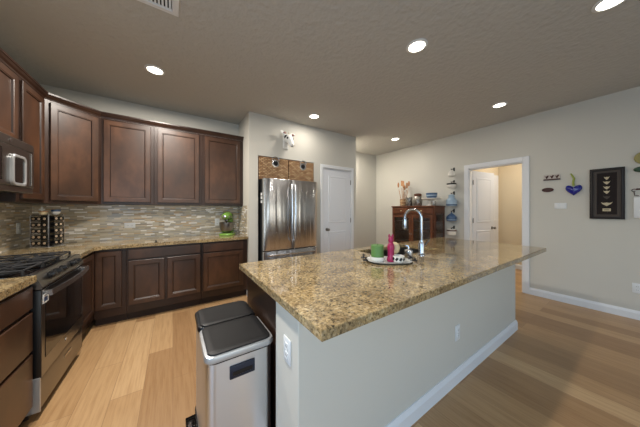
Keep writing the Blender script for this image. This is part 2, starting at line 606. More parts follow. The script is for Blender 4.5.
mb = casing(MB(), PX0, PX1, PZ, 0.058, lambda a, o, z: (a, YF - o, z))
mb.box((PX0, YF, 0), (PX0 + 0.012, YF + W, PZ)).box((PX1 - 0.012, YF, 0), (PX1, YF + W, PZ)).box((PX0, YF, PZ - 0.012), (PX1, YF + W, PZ))
struct(mb.build('trim_2', M['trim'], smooth=False))
mb = casing(MB(), DY0, DY1, DZ, 0.076, lambda a, o, z: (XR - o, a, z))
casing(mb, DY0, DY1, DZ, 0.075, lambda a, o, z: (XR + W + o, a, z))
mb.box((XR, DY0, 0), (XR + W, DY0 + 0.014, DZ)).box((XR, DY1 - 0.014, 0), (XR + W, DY1, DZ)).box((XR, DY0, DZ - 0.014), (XR + W, DY1, DZ))
struct(mb.build('trim_3', M['trim'], smooth=False))


def room_door(name, w, h, t, loc, rz, knob_x, knob_face=(-1,), hinge_x=None):
    """two panel interior door, local: x width, front -y, base z=0"""
    root = MB()
    root.box((0, -t, 0), (w, 0, h), 0.002)
    d = root.build(name, M['door'], None, loc, rot=(0, 0, rz))
    struct(d)
    fr = 0.115
    for z0, z1 in ((0.22, 0.90), (1.06, h - 0.125)):
        for s, yy in ((-1, -t), (1, 0)):
            pm = MB()
            loops = []
            for i, dep in ((0, 0.0), (0.006, 0.007), (0.022, 0.007), (0.034, 0.001), (0.05, 0.007), (0.056, 0.007)):
                y = yy + s * dep
                loops.append([(fr + i, y, z0 + i), (w - fr - i, y, z0 + i), (w - fr - i, y, z1 - i), (fr + i, y, z1 - i)])
            pm.rings(loops)
            pm.build('panel', M['door'], d)
    kb = MB()
    for s in knob_face:
        yk = -t if s < 0 else 0
        kb.lathe([(0.032, 0), (0.032, s * 0.006), (0.012, s * 0.01), (0.012, s * 0.035), (0.024, s * 0.042), (0.028, s * 0.055), (0.02, s * 0.068), (0, s * 0.07)], (knob_x, yk, 0.94), 16, 'y')
    kb.build('door_knob', M['darksteel'], d)
    if hinge_x is not None:
        for z in (0.25, 1.1, h - 0.22):
            MB().cyl(0.008, (hinge_x, -t - 0.006, z - 0.045), (hinge_x, -t - 0.006, z + 0.045), 8).build('hinge', M['darksteel'], d)
    return d


room_door('door_1', PX1 - PX0 - 0.03, PZ - 0.022, 0.036, (PX0 + 0.015, YF + 0.042, 0.008), 0, 0.083, (-1,), PX1 - PX0 - 0.03)
# hall door swung open beside the hall wall
room_door('door_2', 0.70, 2.05, 0.036, (XR + 0.13, 1.885, 0.01), math.atan2(-0.115, 0.74), 0.625, (-1,), 0.002)
# second hall door with casing on the side wall
mb = casing(MB(), 5.60, 6.30, 2.05, 0.06, lambda a, o, z: (a, 1.95 - o, z))
struct(mb.build('trim_4', M['trim'], smooth=False))
room_door('door_3', 0.69, 2.045, 0.03, (5.605, 1.949, 0.005), 0, 0.07)

# half wall under the bar overhang of the island
IX0, IX1, IY0, IY1 = 0.445, 3.165, 0.812, 1.055
struct(MB().box((IX0, IY0, 0), (IX1, IY1, 0.876), 0.002).build('wall_island', M['wall'], smooth=False))
struct(sweep([(IX0, IY1), (IX0, IY0), (IX1, IY0), (IX1, IY1)], BB).build('baseboard_island', M['trim'], smooth=False))

# ------------------------------------------------------------------ base cabinets
def cabinet(name, label, loc, rz, w, depth, h, fronts, toe=True, body=True, group=None, z0=0.0):
    """fronts: (kind, x, z, w, h); local front at y=0 facing -y"""
    t = thing(name, label, 'cabinet', loc, rz, group)
    b = MB()
    zb = 0.10 if toe else 0.0
    b.box((0, 0, zb), (w, depth, h), 0.0015)
    b.build('body', M['woodframe'], t)
    if toe:
        MB().box((0.001, 0.065, 0), (w - 0.001, depth, 0.10)).build('toe_kick', M['toe'], t)
    for k, x, z, fw, fh in fronts:
        panel_mb(fw, fh, 0.02, 0.056, k == 'drawer', x, z, -0.0005).build('drawer' if k == 'drawer' else 'door', M['wood'], t, m2=M['glaze'])
    return t


GB = 'base cabinets along the walls'
YC = 3.36          # face of the back run
XC = -0.735        # face of the left run
cabinet('base_cabinet', 'dark wood drawer base cabinet at the near side of the range', (XC, 1.20, 0), PI / 2, 0.869, 0.60, 0.875,
        [('drawer', 0.02, 0.718, 0.835, 0.135), ('drawer', 0.02, 0.46, 0.835, 0.235), ('drawer', 0.02, 0.12, 0.835, 0.32)], group=GB)
cabinet('base_cabinet', 'narrow dark wood base cabinet between the range and the corner', (XC, 2.848, 0), PI / 2, 0.51, 0.60, 0.875,
        [('door', 0.05, 0.195, 0.40, 0.65)], group=GB)
cabinet('base_cabinet', 'single door dark wood base cabinet in the corner beside the range run', (XC + 0.002, YC, 0), 0, 0.275, 0.545, 0.875,
        [('door', 0.014, 0.195, 0.222, 0.65)], group=GB)
cabinet('base_cabinet', 'double door dark wood base cabinet with one wide drawer', (-0.457, YC, 0), 0, 0.785, 0.545, 0.875,
        [('drawer', 0.018, 0.735, 0.75, 0.118), ('door', 0.018, 0.195, 0.352, 0.52), ('door', 0.40, 0.195, 0.368, 0.52)], group=GB)
cabinet('base_cabinet', 'dark wood base cabinet with one drawer and one wide door next to the refrigerator wall', (0.330, YC, 0), 0, 0.624, 0.545, 0.875,
        [('drawer', 0.02, 0.735, 0.535, 0.118), ('door', 0.02, 0.195, 0.535, 0.52)], group=GB)

# countertops (granite)
c1 = MB().prism([(XL + 0.011, 1.20), (-0.705, 1.20), (-0.705, 2.071), (XL + 0.011, 2.071)], 0.876, 0.915)
tag(c1.build('countertop', M['granite'], smooth=False), 'speckled granite countertop on the drawers at the near side of the range', 'countertop', 'granite countertops')
c2 = MB().prism([(XL + 0.011, 2.847), (-0.705, 2.847), (-0.705, 3.25), (-0.655, 3.305), (XP - 0.011, 3.305), (XP - 0.011, YB - 0.011), (XL + 0.011, YB - 0.011)], 0.876, 0.915)
tag(c2.build('countertop', M['granite'], smooth=False), 'L shaped granite countertop running around the corner under the mosaic tile', 'countertop', 'granite countertops')

# ------------------------------------------------------------------ wall cabinets
UX, UY = -1.06, 3.60     # faces of left and back runs (door plane is 2 cm proud)
UB, UT = 1.383, 2.43
GU = 'wall cabinets under the crown moulding'


def upper(label, loc, rz, w, depth, zb, zt, doors, poly=None):
    t = thing('wall_cabinet', label, 'cabinet', loc, rz, GU)
    b = MB()
    if poly:
        b.prism(poly, zb, zt)
    else:
        b.box((0, 0, zb), (w, depth, zt), 0.0015)
    b.build('body', M['woodframe'], t)
    for x, z, fw, fh in doors:
        panel_mb(fw, fh, 0.02, 0.056, False, x, z, -0.0005).build('door', M['wood'], t, m2=M['glaze'])
    return t


upper('dark wood wall cabinet directly above the microwave', (UX - 0.015, 2.055, 0), PI / 2, 0.774, 0.29, 1.853, UT,
      [(0.02, 1.868, 0.36, 0.537), (0.395, 1.868, 0.359, 0.537)])
upper('narrow tall dark wood wall cabinet between microwave and corner cabinet', (UX - 0.015, 2.831, 0), PI / 2, 0.472, 0.29, UB, UT, [(0.048, 1.415, 0.37, 0.99)])
DA, DB = Vector((UX - 0.015, 3.305)), Vector((-0.728, 3.615))
dw = (DB - DA).length
da = math.atan2(DB.y - DA.y, DB.x - DA.x)
Rm = Matrix.Rotation(-da, 2)
poly = [tuple(Rm @ (Vector(p) - DA)) for p in ((DA.x, DA.y), (DB.x, DB.y), (DB.x, YB - 0.002), (XL + 0.002, YB - 0.002), (XL + 0.002, DA.y))]
upper('angled dark wood corner wall cabinet with one wide door', (DA.x, DA.y, 0), da, 0, 0, UB, UT, [(0.035, 1.415, dw - 0.07, 0.99)], poly)
UY = 3.615
upper('dark wood wall cabinet first to the side of the corner cabinet', (-0.727, UY, 0), 0, 0.517, 0.292, UB, UT, [(0.027, 1.415, 0.452, 0.99)])
upper('dark wood wall cabinet in the middle of the back wall', (-0.209, UY, 0), 0, 0.567, 0.292, UB, UT, [(0.04, 1.415, 0.49, 0.99)])
upper('dark wood wall cabinet at the refrigerator end of the back wall', (0.359, UY, 0), 0, 0.593, 0.292, UB, UT, [(0.038, 1.415, 0.508, 0.99)])
CR = [(0.0, 2.4305), (0.004, 2.4305), (0.008, 2.445), (0.02, 2.458), (0.028, 2.474), (0.034, 2.478), (0.034, 2.494), (0.0, 2.494)]
cr = sweep([(UX - 0.016, 2.055), (UX - 0.016, 3.305), (-0.728, 3.613), (0.955, 3.613)], [(o - 0.002, z) for o, z in CR])
tag(cr.build('crown_moulding', M['woodframe'], smooth=False), 'dark wood crown moulding running along the tops of the wall cabinets', 'moulding')

# ------------------------------------------------------------------ range
RX = -0.74
rg_ = thing('range', 'stainless gas range with black cooktop between the base cabinets', 'range', (RX, 2.076, 0), PI / 2)
RW = 0.766
MB().box((0.002, 0.0, 0.03), (RW - 0.002, 0.61, 0.895), 0.003).build('body', M['black'], rg_)
ct = MB().box((0.0, -0.01, 0.896), (RW, 0.61, 0.918), 0.005, 2)
ct.build('cooktop', M['glassblack'], rg_)
# slanted control panel
cp = MB()
pf = [(-0.012, 0.918), (-0.024, 0.915), (-0.056, 0.835), (-0.052, 0.822), (-0.002, 0.822), (-0.002, 0.895), (-0.0115, 0.8955)]
cp.rings([[(x, y, z) for y, z in pf] for x in (0.001, RW - 0.001)])
cpo = cp.build('control_panel', M['darksteel'], rg_)
nv = Vector((0, -0.08, 0.032)).normalized()
for x in (0.15, 0.24, 0.335, 0.53, 0.62):
    c = Vector((x, -0.0405, 0.876))
    k = MB().cyl(0.026, c, c + nv * 0.012, 18).cyl(0.019, c + nv * 0.012, c + nv * 0.034, 18, 0.016)
    k.build('knob', M['black'], cpo)
# oven door
od = MB().box((0.004, -0.0495, 0.268), (RW - 0.004, -0.001, 0.815), 0.003, 2).build('oven_door', M['black'], rg_)
MB().box((0.005, -0.052, 0.269), (RW - 0.005, -0.0497, 0.814), 0.0008).build('front_panel', M['darksteel'], od)
MB().box((0.05, -0.0545, 0.37), (RW - 0.05, -0.0515, 0.755), 0.001).build('window', M['glassblack'], od)
MB().box((0.006, -0.0535, 0.757), (RW - 0.006, -0.0515, 0.812), 0.001).build('top_panel', M['black'], od)
hb = MB()
hp = [(0.02 + 0.726 * i / 12, -0.084 - 0.022 * math.sin(PI * i / 12), 0.79) for i in range(13)]
hb.rings([[(x, y - 0.011, z - 0.016), (x, y + 0.006, z - 0.019), (x, y + 0.009, z + 0.014), (x, y - 0.007, z + 0.018)] for x, y, z in hp])
for x in (0.045, RW - 0.045):
    hb.box((x - 0.014, -0.088, 0.777), (x + 0.014, -0.05, 0.803), 0.003)
hb.build('handle', M['steel'], od)
st = MB().box((0.012, -0.0560, 0.725), (0.085, -0.0536, 0.782)).build('sticker', M['plate'], od)
st['label'] = 'white sticker'
MB().box((0.024, -0.0568, 0.735), (0.07, -0.0559, 0.762)).build('sticker_print', mat('blue print', (54, 74, 110), 0.5), od)
dr = MB().box((0.004, -0.045, 0.07), (RW - 0.004, -0.001, 0.258), 0.004, 2).build('drawer', M['darksteel'], rg_)
MB().box((0.37, -0.048, 0.185), (0.50, -0.0445, 0.205), 0.001).build('badge', M['chrome'], dr)
MB().lathe([(0.012, 0), (0.012, -0.003), (0, -0.004)], (0.38, -0.052, 0.325), 14, 'y').build('badge', M['chrome'], od)
sk = MB().box((0.001, -0.047, 0.058), (0.013, 0.02, 0.272), 0.002).build('side_trim', M['silver'], rg_)
MB().box((0.02, 0.04, 0.0), (RW - 0.02, 0.58, 0.04)).build('base', M['blackmatte'], rg_)
for bx_, by_, br_ in ((0.16, 0.16, 0.045), (0.16, 0.45, 0.036), (0.383, 0.30, 0.05), (0.606, 0.16, 0.04), (0.606, 0.45, 0.045)):
    MB().lathe([(br_ + 0.012, 0.0), (br_ + 0.01, 0.008), (br_, 0.010), (br_, 0.018), (br_ - 0.006, 0.022), (0, 0.022)], (bx_, by_, 0.9185), 20).build('burner', M['iron'], rg_)
for gx in (0.02, 0.268, 0.516):
    g = MB()
    gw = 0.23
    z = 0.947
    r = 0.0065
    corners = [(gx, 0.03), (gx + gw, 0.03), (gx + gw, 0.575), (gx, 0.575)]
    for i in range(4):
        a_, b_ = corners[i], corners[(i + 1) % 4]
        g.cyl(r, (a_[0], a_[1], z), (b_[0], b_[1], z), 8)
        g.cyl(r * 1.2, (a_[0], a_[1], 0.9185), (a_[0], a_[1], z), 8)
    g.cyl(r, (gx + gw / 2, 0.03, z), (gx + gw / 2, 0.575, z), 8)
    for yy in (0.16, 0.30, 0.45):
        g.cyl(r, (gx, yy, z), (gx + gw, yy, z), 8)
    for yy in (0.16, 0.45):
        for sx_ in (-1, 1):
            for sy_ in (-1, 1):
                xx = gx + gw / 2
                g.cyl(r * 0.8, (xx + sx_ * 0.03, yy + sy_ * 0.03, z + 0.004), (xx + sx_ * 0.1, yy + sy_ * 0.1, z + 0.004), 8)
    g.build('grate', M['iron'], rg_)

# ------------------------------------------------------------------ microwave
mw = thing('microwave', 'stainless over the range microwave mounted beneath the wall cabinet', 'microwave', (-0.997, 2.06, 1.452), PI / 2)
MWW = 0.76
MB().box((0, 0.0, 0), (MWW, 0.37, 0.399), 0.004).build('body', M['black'], mw)
MB().box((0, -0.022, 0.335), (MWW, -0.0005, 0.398), 0.004).build('vent_strip', M['darksteel'], mw)
mdoor = MB().box((0.0, -0.022, 0.045), (0.70, -0.0005, 0.333), 0.004).build('door', M['darksteel'], mw)
MB().box((0.03, -0.0235, 0.075), (0.35, -0.0215, 0.30), 0.002).build('window', M['glassblack'], mdoor)
MB().lathe([(0.014, 0), (0.014, -0.003), (0, -0.004)], (0.44, -0.0225, 0.368), 16, 'y').build('badge', M['chrome'], mdoor)
# bowed ring handle
loops = []
cx_, cz_, hw_, hh_ = 0.522, 0.160, 0.088, 0.115
def rr_loop(hw, hh, y, rad=0.035, n=5):
    pts = []
    for sx_, sz_, a0 in ((1, 1, 0), (-1, 1, PI / 2), (-1, -1, PI), (1, -1, 3 * PI / 2)):
        for i in range(n):
            a = a0 + (PI / 2) * i / (n - 1)
            pts.append((cx_ + sx_ * (hw - rad) + rad * math.cos(a), y, cz_ + sz_ * (hh - rad) + rad * math.sin(a)))
    return pts
ri = MB()
ri.rings([rr_loop(hw_, hh_, -0.022), rr_loop(hw_, hh_, -0.036), rr_loop(hw_ - 0.004, hh_ - 0.004, -0.04), rr_loop(hw_ - 0.016, hh_ - 0.018, -0.04, 0.025), rr_loop(hw_ - 0.02, hh_ - 0.022, -0.036, 0.025), rr_loop(hw_ - 0.02, hh_ - 0.022, -0.0225, 0.025)], cap=False)
ri.build('handle', M['silver'], mdoor)
MB().rings([rr_loop(hw_ - 0.021, hh_ - 0.023, -0.022, 0.025), rr_loop(hw_ - 0.021, hh_ - 0.023, -0.032, 0.025)]).build('handle_recess', M['glassblack'], mdoor)
MB().box((0.703, -0.022, 0.045), (MWW, -0.0005, 0.333), 0.003).build('side_panel', M['darksteel'], mw)
MB().box((0.71, -0.027, 0.06), (0.725, -0.0215, 0.32), 0.003).build('grip', M['steel'], mw)
MB().box((0.0, -0.018, 0.0), (MWW, -0.0005, 0.043), 0.003).build('bottom_strip', M['darksteel'], mw)

# ------------------------------------------------------------------ refrigerator
fr_ = thing('refrigerator', 'stainless french door refrigerator standing in the wall alcove', 'refrigerator', (1.122, 3.10, 0))
FW = 0.935
MB().box((0.004, 0.062, 0.02), (FW - 0.004, 0.80, 1.788), 0.004).build('body', M['black'], fr_)
m = mat('brushed stainless door', (208, 208, 210), 0.25, metal=1.0)
nt, b = nodes(m)
tc = N(nt, 'ShaderNodeNewGeometry'); mp = N(nt, 'ShaderNodeMapping'); mp.inputs['Scale'].default_value = (13, 13, 0.35)
nz = N(nt, 'ShaderNodeTexNoise'); nz.inputs['Scale'].default_value = 1.0; nz.inputs['Detail'].default_value = 1.5
bp = N(nt, 'ShaderNodeBump'); bp.inputs['Strength'].default_value = 0.5; bp.inputs['Distance'].default_value = 0.02
nt.links.new(tc.outputs['Position'], mp.inputs[0]); nt.links.new(mp.outputs[0], nz.inputs['Vector']); nt.links.new(nz.outputs['Fac'], bp.inputs['Height']); nt.links.new(bp.outputs[0], b.inputs['Normal'])
m.node_tree.nodes['Principled BSDF'].inputs['Anisotropic'].default_value = 0.8
m.node_tree.nodes['Principled BSDF'].inputs['Anisotropic Rotation'].default_value = 0.25
M['fridge'] = m


def bowed(x0, x1, z0, z1, depth, bow, n=8):
    lo = []
    for z in (z0, z1):
        pass
    mbx = MB()
    loops = []
    for zz, ins in ((z0, 0.004), (z0 + 0.006, 0.0), (z1 - 0.006, 0.0), (z1, 0.004)):
        lp = []
        for i in range(n + 1):
            u = i / n
            x = x0 + ins + (x1 - x0 - 2 * ins) * u
            lp.append((x, ins - bow * math.sin(PI * u) ** 0.7 if 0 < u < 1 else ins + 0.006, zz))
        lp.append((x1 - ins, depth, zz))
        lp.append((x0 + ins, depth, zz))
        loops.append(lp)
    return mbx.rings(loops)


for x0, x1, hx in ((0.0, 0.465, 0.437), (0.470, FW, 0.498)):
    dd = bowed(x0, x1, 0.705, 1.79, 0.06, 0.006).build('door', M['fridge'], fr_)
    pts = [(hx, -0.012, 0.82), (hx, -0.045, 0.835), (hx, -0.055, 0.9), (hx, -0.062, 1.27), (hx, -0.055, 1.64), (hx, -0.045, 1.705), (hx, -0.012, 1.72)]
    MB().tube(pts, 0.013, 10).build('handle', M['steel'], dd)
fz = bowed(0.0, FW, 0.07, 0.690, 0.06, 0.006).build('freezer_drawer', M['fridge'], fr_)
MB().tube([(0.06, -0.01, 0.64), (0.08, -0.05, 0.64), (0.46, -0.058, 0.64), (FW - 0.08, -0.05, 0.64), (FW - 0.06, -0.01, 0.64)], 0.012, 10).build('handle', M['steel'], fz)
MB().box((0.02, 0.03, 0.0), (FW - 0.02, 0.7, 0.065)).build('base', M['blackmatte'], fr_)
for z in (1.50, 1.44, 1.555):
    mg = MB().box((0.0015, 0.085, z - 0.02), (0.0045, 0.15, z + 0.02)).build('side_tag', M['plate'], fr_)
    mg['label'] = 'small white tag'

# baskets on top of the refrigerator
def basket(label, x0, w):
    t = thing('basket', label, 'basket', (x0, 3.287, 1.791), 0, 'woven baskets on the refrigerator')
    d, h = 0.36, 0.345
    mbx = MB()
    o = [(0.008, 0.0), (0.0, 0.03), (-0.0, h - 0.03), (-0.002, h)]
    loops = [[(i, i, z), (w - i, i, z), (w - i, d - i, z), (i, d - i, z)] for i, z in o]
    inn = [(0.012, h), (0.018, h - 0.03), (0.018, 0.02)]
    loops += [[(i, i, z), (w - i, i, z), (w - i, d - i, z), (i, d - i, z)] for i, z in inn]
    mbx.rings(loops)
    mbx.build('body', M['wicker'], t)
    MB().tube([(0.004, 0.004, h), (w - 0.004, 0.004, h), (w - 0.004, d - 0.004, h), (0.004, d - 0.004, h)], 0.011, 8, closed=True).build('rim', M['wicker'], t)
    c = w / 2 + 0.02
    pl = MB().lathe([(0.062, 0), (0.062, -0.006), (0.05, -0.008), (0, -0.008)], (c, -0.002, h - 0.075), 20, 'y').build('label_plate', M['steel'], t)
    MB().lathe([(0.04, -0.0082), (0.038, -0.0095), (0, -0.0095)], (c, -0.002, h - 0.075), 20, 'y').build('label_face', M['blackmatte'], pl)
    MB().tube([(c + 0.06 * math.cos(a), -0.012, h - 0.035 + 0.062 * math.sin(a)) for a in [PI * i / 10 for i in range(11)]], 0.007, 8).build('handle', M['steel'], t)
    return t


basket('woven basket with round metal plate on the refrigerator, the one nearer the wall cabinets', 1.110, 0.497)
basket('woven basket with round metal plate on the refrigerator, the one nearer the pantry door', 1.622, 0.485)

# white animal head ornament above the refrigerator
ah = thing('animal_head_ornament', 'white animal head ornament with black spots mounted high above the baskets', 'ornament', (1.55, 3.291, 2.425), math.radians(12))
MB().box((-0.055, -0.026, -0.11), (0.055, -0.008, 0.115), 0.008, 2).build('mounting_plate', M['hair'], ah)
hd = MB()
path = [((0, -0.02, 0.05), 0.045, 0.05), ((0, -0.06, 0.055), 0.066, 0.07), ((0.0, -0.10, 0.035), 0.068, 0.068), ((0.0, -0.135, 0.0), 0.056, 0.056), ((0, -0.16, -0.04), 0.044, 0.042), ((0, -0.178, -0.075), 0.046, 0.036), ((0, -0.185, -0.098), 0.036, 0.024), ((0, -0.187, -0.106), 0.012, 0.01)]
loops = []
for i, (c0, rx, rz_) in enumerate(path):
    p0, p1 = Vector(path[max(i - 1, 0)][0]), Vector(path[min(i + 1, len(path) - 1)][0])
    dv = (p1 - p0).normalized()
    uv = Vector((1, 0, 0)).cross(dv).normalized()
    loops.append([tuple(Vector(c0) + Vector((1, 0, 0)) * rx * math.cos(2 * PI * k / 16) + uv * rz_ * math.sin(2 * PI * k / 16)) for k in range(16)])
hdo = hd.rings(loops).build('head', M['hair'], ah)
for s in (-1, 1):
    MB().ball((s * 0.054, -0.135, 0.035), 0.019, 12, (0.7, 0.9, 1.1)).build('eye', M['black'], hdo)
    er = MB()
    er.rings([[(s * (0.035 + d), -0.075 - 0.01 * math.cos(a) * w_ * 10, 0.095 + d * 0.42 + w_ * math.sin(a)) for a in [2 * PI * k / 10 for k in range(10)]] for d, w_ in ((0.0, 0.016), (0.03, 0.034), (0.065, 0.036), (0.095, 0.022), (0.112, 0.004))])
    eo = er.build('ear', M['hair'], hdo)
    MB().ball((s * 0.085, -0.105, 0.118), 0.026, 10, (1.1, 0.25, 0.7)).build('inner_ear', M['snout'], hdo)
    MB().lathe([(0.012, 0), (0.009, 0.03), (0.002, 0.06), (0, 0.061)], (s * 0.03, -0.06, 0.115), 10).build('horn', M['bone'], hdo)
    MB().ball((s * 0.018, -0.212, -0.082), 0.007, 8).build('nostril', M['snout'], hdo)
MB().ball((-0.04, -0.085, 0.06), 0.04, 12, (0.85, 0.9, 1.0)).build('patch', M['black'], hdo)

# ------------------------------------------------------------------ island
isl = thing('island_cabinet', 'dark wood cabinet bank of the island behind the half wall', 'cabinet', (0.47, 1.058, 0))
b = MB()
L_, D_ = 2.69, 0.60
b.box((0, 0, 0.0), (0.02, D_, 0.876)).box((L_ - 0.02, 0, 0), (L_, D_, 0.876)).box((0.02, 0, 0.1), (L_ - 0.02, 0.012, 0.876)).box((0.02, D_ - 0.02, 0.1), (L_ - 0.02, D_, 0.876)).box((0.02, 0.012, 0.1), (L_ - 0.02, D_ - 0.02, 0.12))
b.box((0.02, D_ - 0.09, 0), (L_ - 0.02, D_ - 0.07, 0.1))
b.build('body', M['woodframe'], isl)
for i in range(5):
    x = 0.03 + i * 0.53
    pm = panel_mb(0.49, 0.52, 0.02, 0.056, False, -x - 0.51 - 0.0, 0.195, 0)
    pm.build('door', M['wood'], isl, (0, D_ + 0.0005, 0), rot=(0, 0, PI), m2=M['glaze'])

TX0, TX1, TY0, TY1 = 0.417, 3.309, 0.599, 1.683
HX0, HX1, HY0, HY1 = 1.52, 2.29, 1.20, 1.578
mb = MB()
def slab_ring(mbx, z0, z1):
    e = 0.003
    out = lambda i, z: [(TX0 + i, TY0 + i, z), (TX1 - i, TY0 + i, z), (TX1 - i, TY1 - i, z), (TX0 + i, TY1 - i, z)]
    inn = lambda i, z: [(HX0 - i, HY0 - i, z), (HX1 + i, HY0 - i, z), (HX1 + i, HY1 + i, z), (HX0 - i, HY1 + i, z)]
    loops = [inn(0, z0), out(0, z0), out(0, z1 - e), out(e, z1), inn(e, z1), inn(0, z1 - e), inn(0, z0)]
    mbx.rings(loops, cap=False)
slab_ring(mb, 0.878, 0.915)
tag(mb.build('island_countertop', M['granite'], smooth=False), 'large speckled granite slab on top of the island with a sink cutout', 'countertop')

sk_ = thing('sink', 'stainless undermount sink sunk into the island granite', 'sink', ((HX0 + HX1) / 2, (HY0 + HY1) / 2, 0.68))
hx, hy = (HX1 - HX0) / 2 + 0.004, (HY1 - HY0) / 2 + 0.004
rec = lambda i, z: [(-hx + i, -hy + i, z), (hx - i, -hy + i, z), (hx - i, hy - i, z), (-hx + i, hy - i, z)]
MB().rings([rec(0.03, 0.0), rec(0.0, 0.02), rec(-0.002, 0.196), rec(-0.015, 0.197), rec(0.004, 0.1975), rec(0.006, 0.022), rec(0.034, 0.006)]).build('basin', M['darksteel'], sk_)
MB().lathe([(0.045, 0.0065), (0.045, 0.009), (0.03, 0.0075), (0, 0.0075)], (0, 0, 0), 20).build('drain', M['chrome'], sk_)

# faucet: gooseneck leaning over the sink
fc = thing('faucet', 'chrome gooseneck pull-down faucet on the island beside the sink', 'faucet', (1.862, 1.118, 0.916))
MB().lathe([(0.032, 0), (0.032, 0.006), (0.026, 0.012), (0.024, 0.02), (0.024, 0.10), (0.017, 0.115), (0.0165, 0.13)], (0, 0, 0), 20).build('base', M['chrome'], fc)
fd = Vector((-0.30, 1.0, 0)).normalized()
pts = [Vector((0, 0, 0.12)), Vector((0, 0, 0.325))]
R_ = 0.072
for i in range(1, 13):
    a = PI * i / 12
    pts.append(Vector((0, 0, 0.325)) + fd * (R_ - R_ * math.cos(a)) + Vector((0, 0, R_ * math.sin(a) * 1.12)))
MB().tube(pts, 0.0125, 14).build('spout', M['chrome'], fc)
e = pts[-1]
MB().lathe([(0.015, 0.0), (0.0185, -0.02), (0.021, -0.09), (0.018, -0.105), (0, -0.105)], e, 18).build('spray_head', M['chrome'], fc)
MB().tube([(0.02, 0, 0.075), (0.055, -0.005, 0.085), (0.105, -0.01, 0.125)], 0.008, 10).build('lever', M['chrome'], fc)

# outlet plates -----------------------------------------------------------------
def wallplate(label, loc, rz, w=0.072, h=0.117, kind='outlet', group='wall plates', horiz=False):
    t = thing('outlet' if kind == 'outlet' else 'light_switch', label, 'outlet' if kind == 'outlet' else 'switch', loc, rz, group)
    if horiz:
        w, h = h, w
    MB().box((-w / 2, -0.006, -h / 2), (w / 2, -0.0005, h / 2), 0.003, 2).build('plate', M['plate'], t)
    if kind == 'outlet':
        for s in (-1, 1):
            p = (s * 0.021, 0) if horiz else (0, s * 0.021)
            f_ = MB().box((p[0] - 0.015, -0.0085, p[1] - 0.015), (p[0] + 0.015, -0.0055, p[1] + 0.015), 0.003).build('socket', M['plate'], t)
            for q in (-0.006, 0.006):
                MB().box((p[0] + q - 0.0012, -0.0088, p[1] - 0.005), (p[0] + q + 0.0012, -0.0084, p[1] + 0.005)).build('slot', M['slot'], f_)
    else:
        n = 2 if w > 0.1 else 1
        for i in range(n):
            x = (i - (n - 1) / 2) * 0.047
            MB().box((x - 0.016, -0.009, -0.033), (x + 0.016, -0.0055, 0.033), 0.002).build('rocker', M['plate'], t)
    return t


wallplate('white outlet plate on the narrow end face of the island half wall', (IX0, 0.915, 0.672), -PI / 2)
wallplate('white outlet plate low on the long face of the island half wall', (1.835, IY0, 0.375), 0)
wallplate('white horizontal outlet plate in the mosaic tile near the middle of the back wall', (-0.493, YB - 0.01, 1.105), 0, 0.072, 0.117, 'outlet', horiz=True)
wallplate('white outlet plate in the mosaic tile beside the green stand mixer', (0.612, YB - 0.01, 1.115), 0)
wallplate('white outlet plate in the mosaic tile behind the range beside the pod carousel', (XL + 0.01, 3.62, 1.124), PI / 2)
wallplate('white double switch plate below the blue heart on the wall beside the hall doorway', (XR, 0.706, 1.373), -PI / 2, 0.118, 0.085, 'switch')
wallplate('white outlet plate low on the wall near the baseboard', (XR, 0.085, 0.375), -PI / 2)

# ------------------------------------------------------------------ trash bin
tb = thing('trash_bin', 'stainless two compartment pedal bin with black lids against the island end', 'trash can', (0.120, 1.082, 0))
BWX, BWY, BH = 0.332, 0.575, 0.61


def rrect(x0, y0, x1, y1, r, z, n=6):
    pts = []
    for cxx_, cyy_, a0 in ((x1 - r, y1 - r, 0), (x0 + r, y1 - r, PI / 2), (x0 + r, y0 + r, PI), (x1 - r, y0 + r, 1.5 * PI)):
        for i in range(n):
            a = a0 + PI / 2 * i / (n - 1)
            pts.append((cxx_ + r * math.cos(a), cyy_ + r * math.sin(a), z))
    return pts


m = mat('bin stainless', (206, 208, 212), 0.36, metal=1.0)
m.node_tree.nodes['Principled BSDF'].inputs['Anisotropic'].default_value = 0.85
m.node_tree.nodes['Principled BSDF'].inputs['Anisotropic Rotation'].default_value = 0.25
M['bin'] = m
MB().rings([rrect(0.006, 0.006, BWX - 0.006, BWY - 0.006, 0.045, z) for z in (0.03, BH)]).build('body', M['bin'], tb)
MB().rings([rrect(0.0, 0.0, BWX, BWY, 0.05, z) for z in (0.0, 0.032)]).build('base', M['black'], tb)
MB().rings([rrect(0.004, 0.004, BWX - 0.004, BWY - 0.004, 0.047, BH), rrect(0.004, 0.004, BWX - 0.004, BWY - 0.004, 0.047, BH + 0.008)]).build('collar', M['black'], tb)
for (ya, yb, rn, rm) in ((0.0, 0.306, 'rim', M['silver']), (0.3065, BWY, 'rear_rim', M['black'])):
    MB().rings([rrect(0, ya, BWX, yb, 0.04, BH + 0.008), rrect(-0.002, ya - 0.001, BWX + 0.002, yb, 0.04, BH + 0.02), rrect(0.002, ya + 0.003, BWX - 0.002, yb - 0.002, 0.04, BH + 0.034), rrect(0.010, ya + 0.010, BWX - 0.010, yb - 0.006, 0.034, BH + 0.036)]).build(rn, rm, tb)
for y0, y1 in ((0.013, 0.298), (0.312, BWY - 0.012)):
    lid = MB().rings([rrect(0.014, y0, BWX - 0.014, y1, 0.035, BH + 0.0362), rrect(0.014, y0, BWX - 0.014, y1, 0.035, BH + 0.043), rrect(0.022, y0 + 0.008, BWX - 0.022, y1 - 0.008, 0.03, BH + 0.047), rrect(0.05, y0 + 0.03, BWX - 0.05, y1 - 0.03, 0.02, BH + 0.045)])
    lid.build('lid', M['blackmatte'], tb)
MB().box((0.105, -0.002, 0.515), (0.225, 0.0075, 0.578), 0.004, 2).build('side_handle', M['navy'], tb)
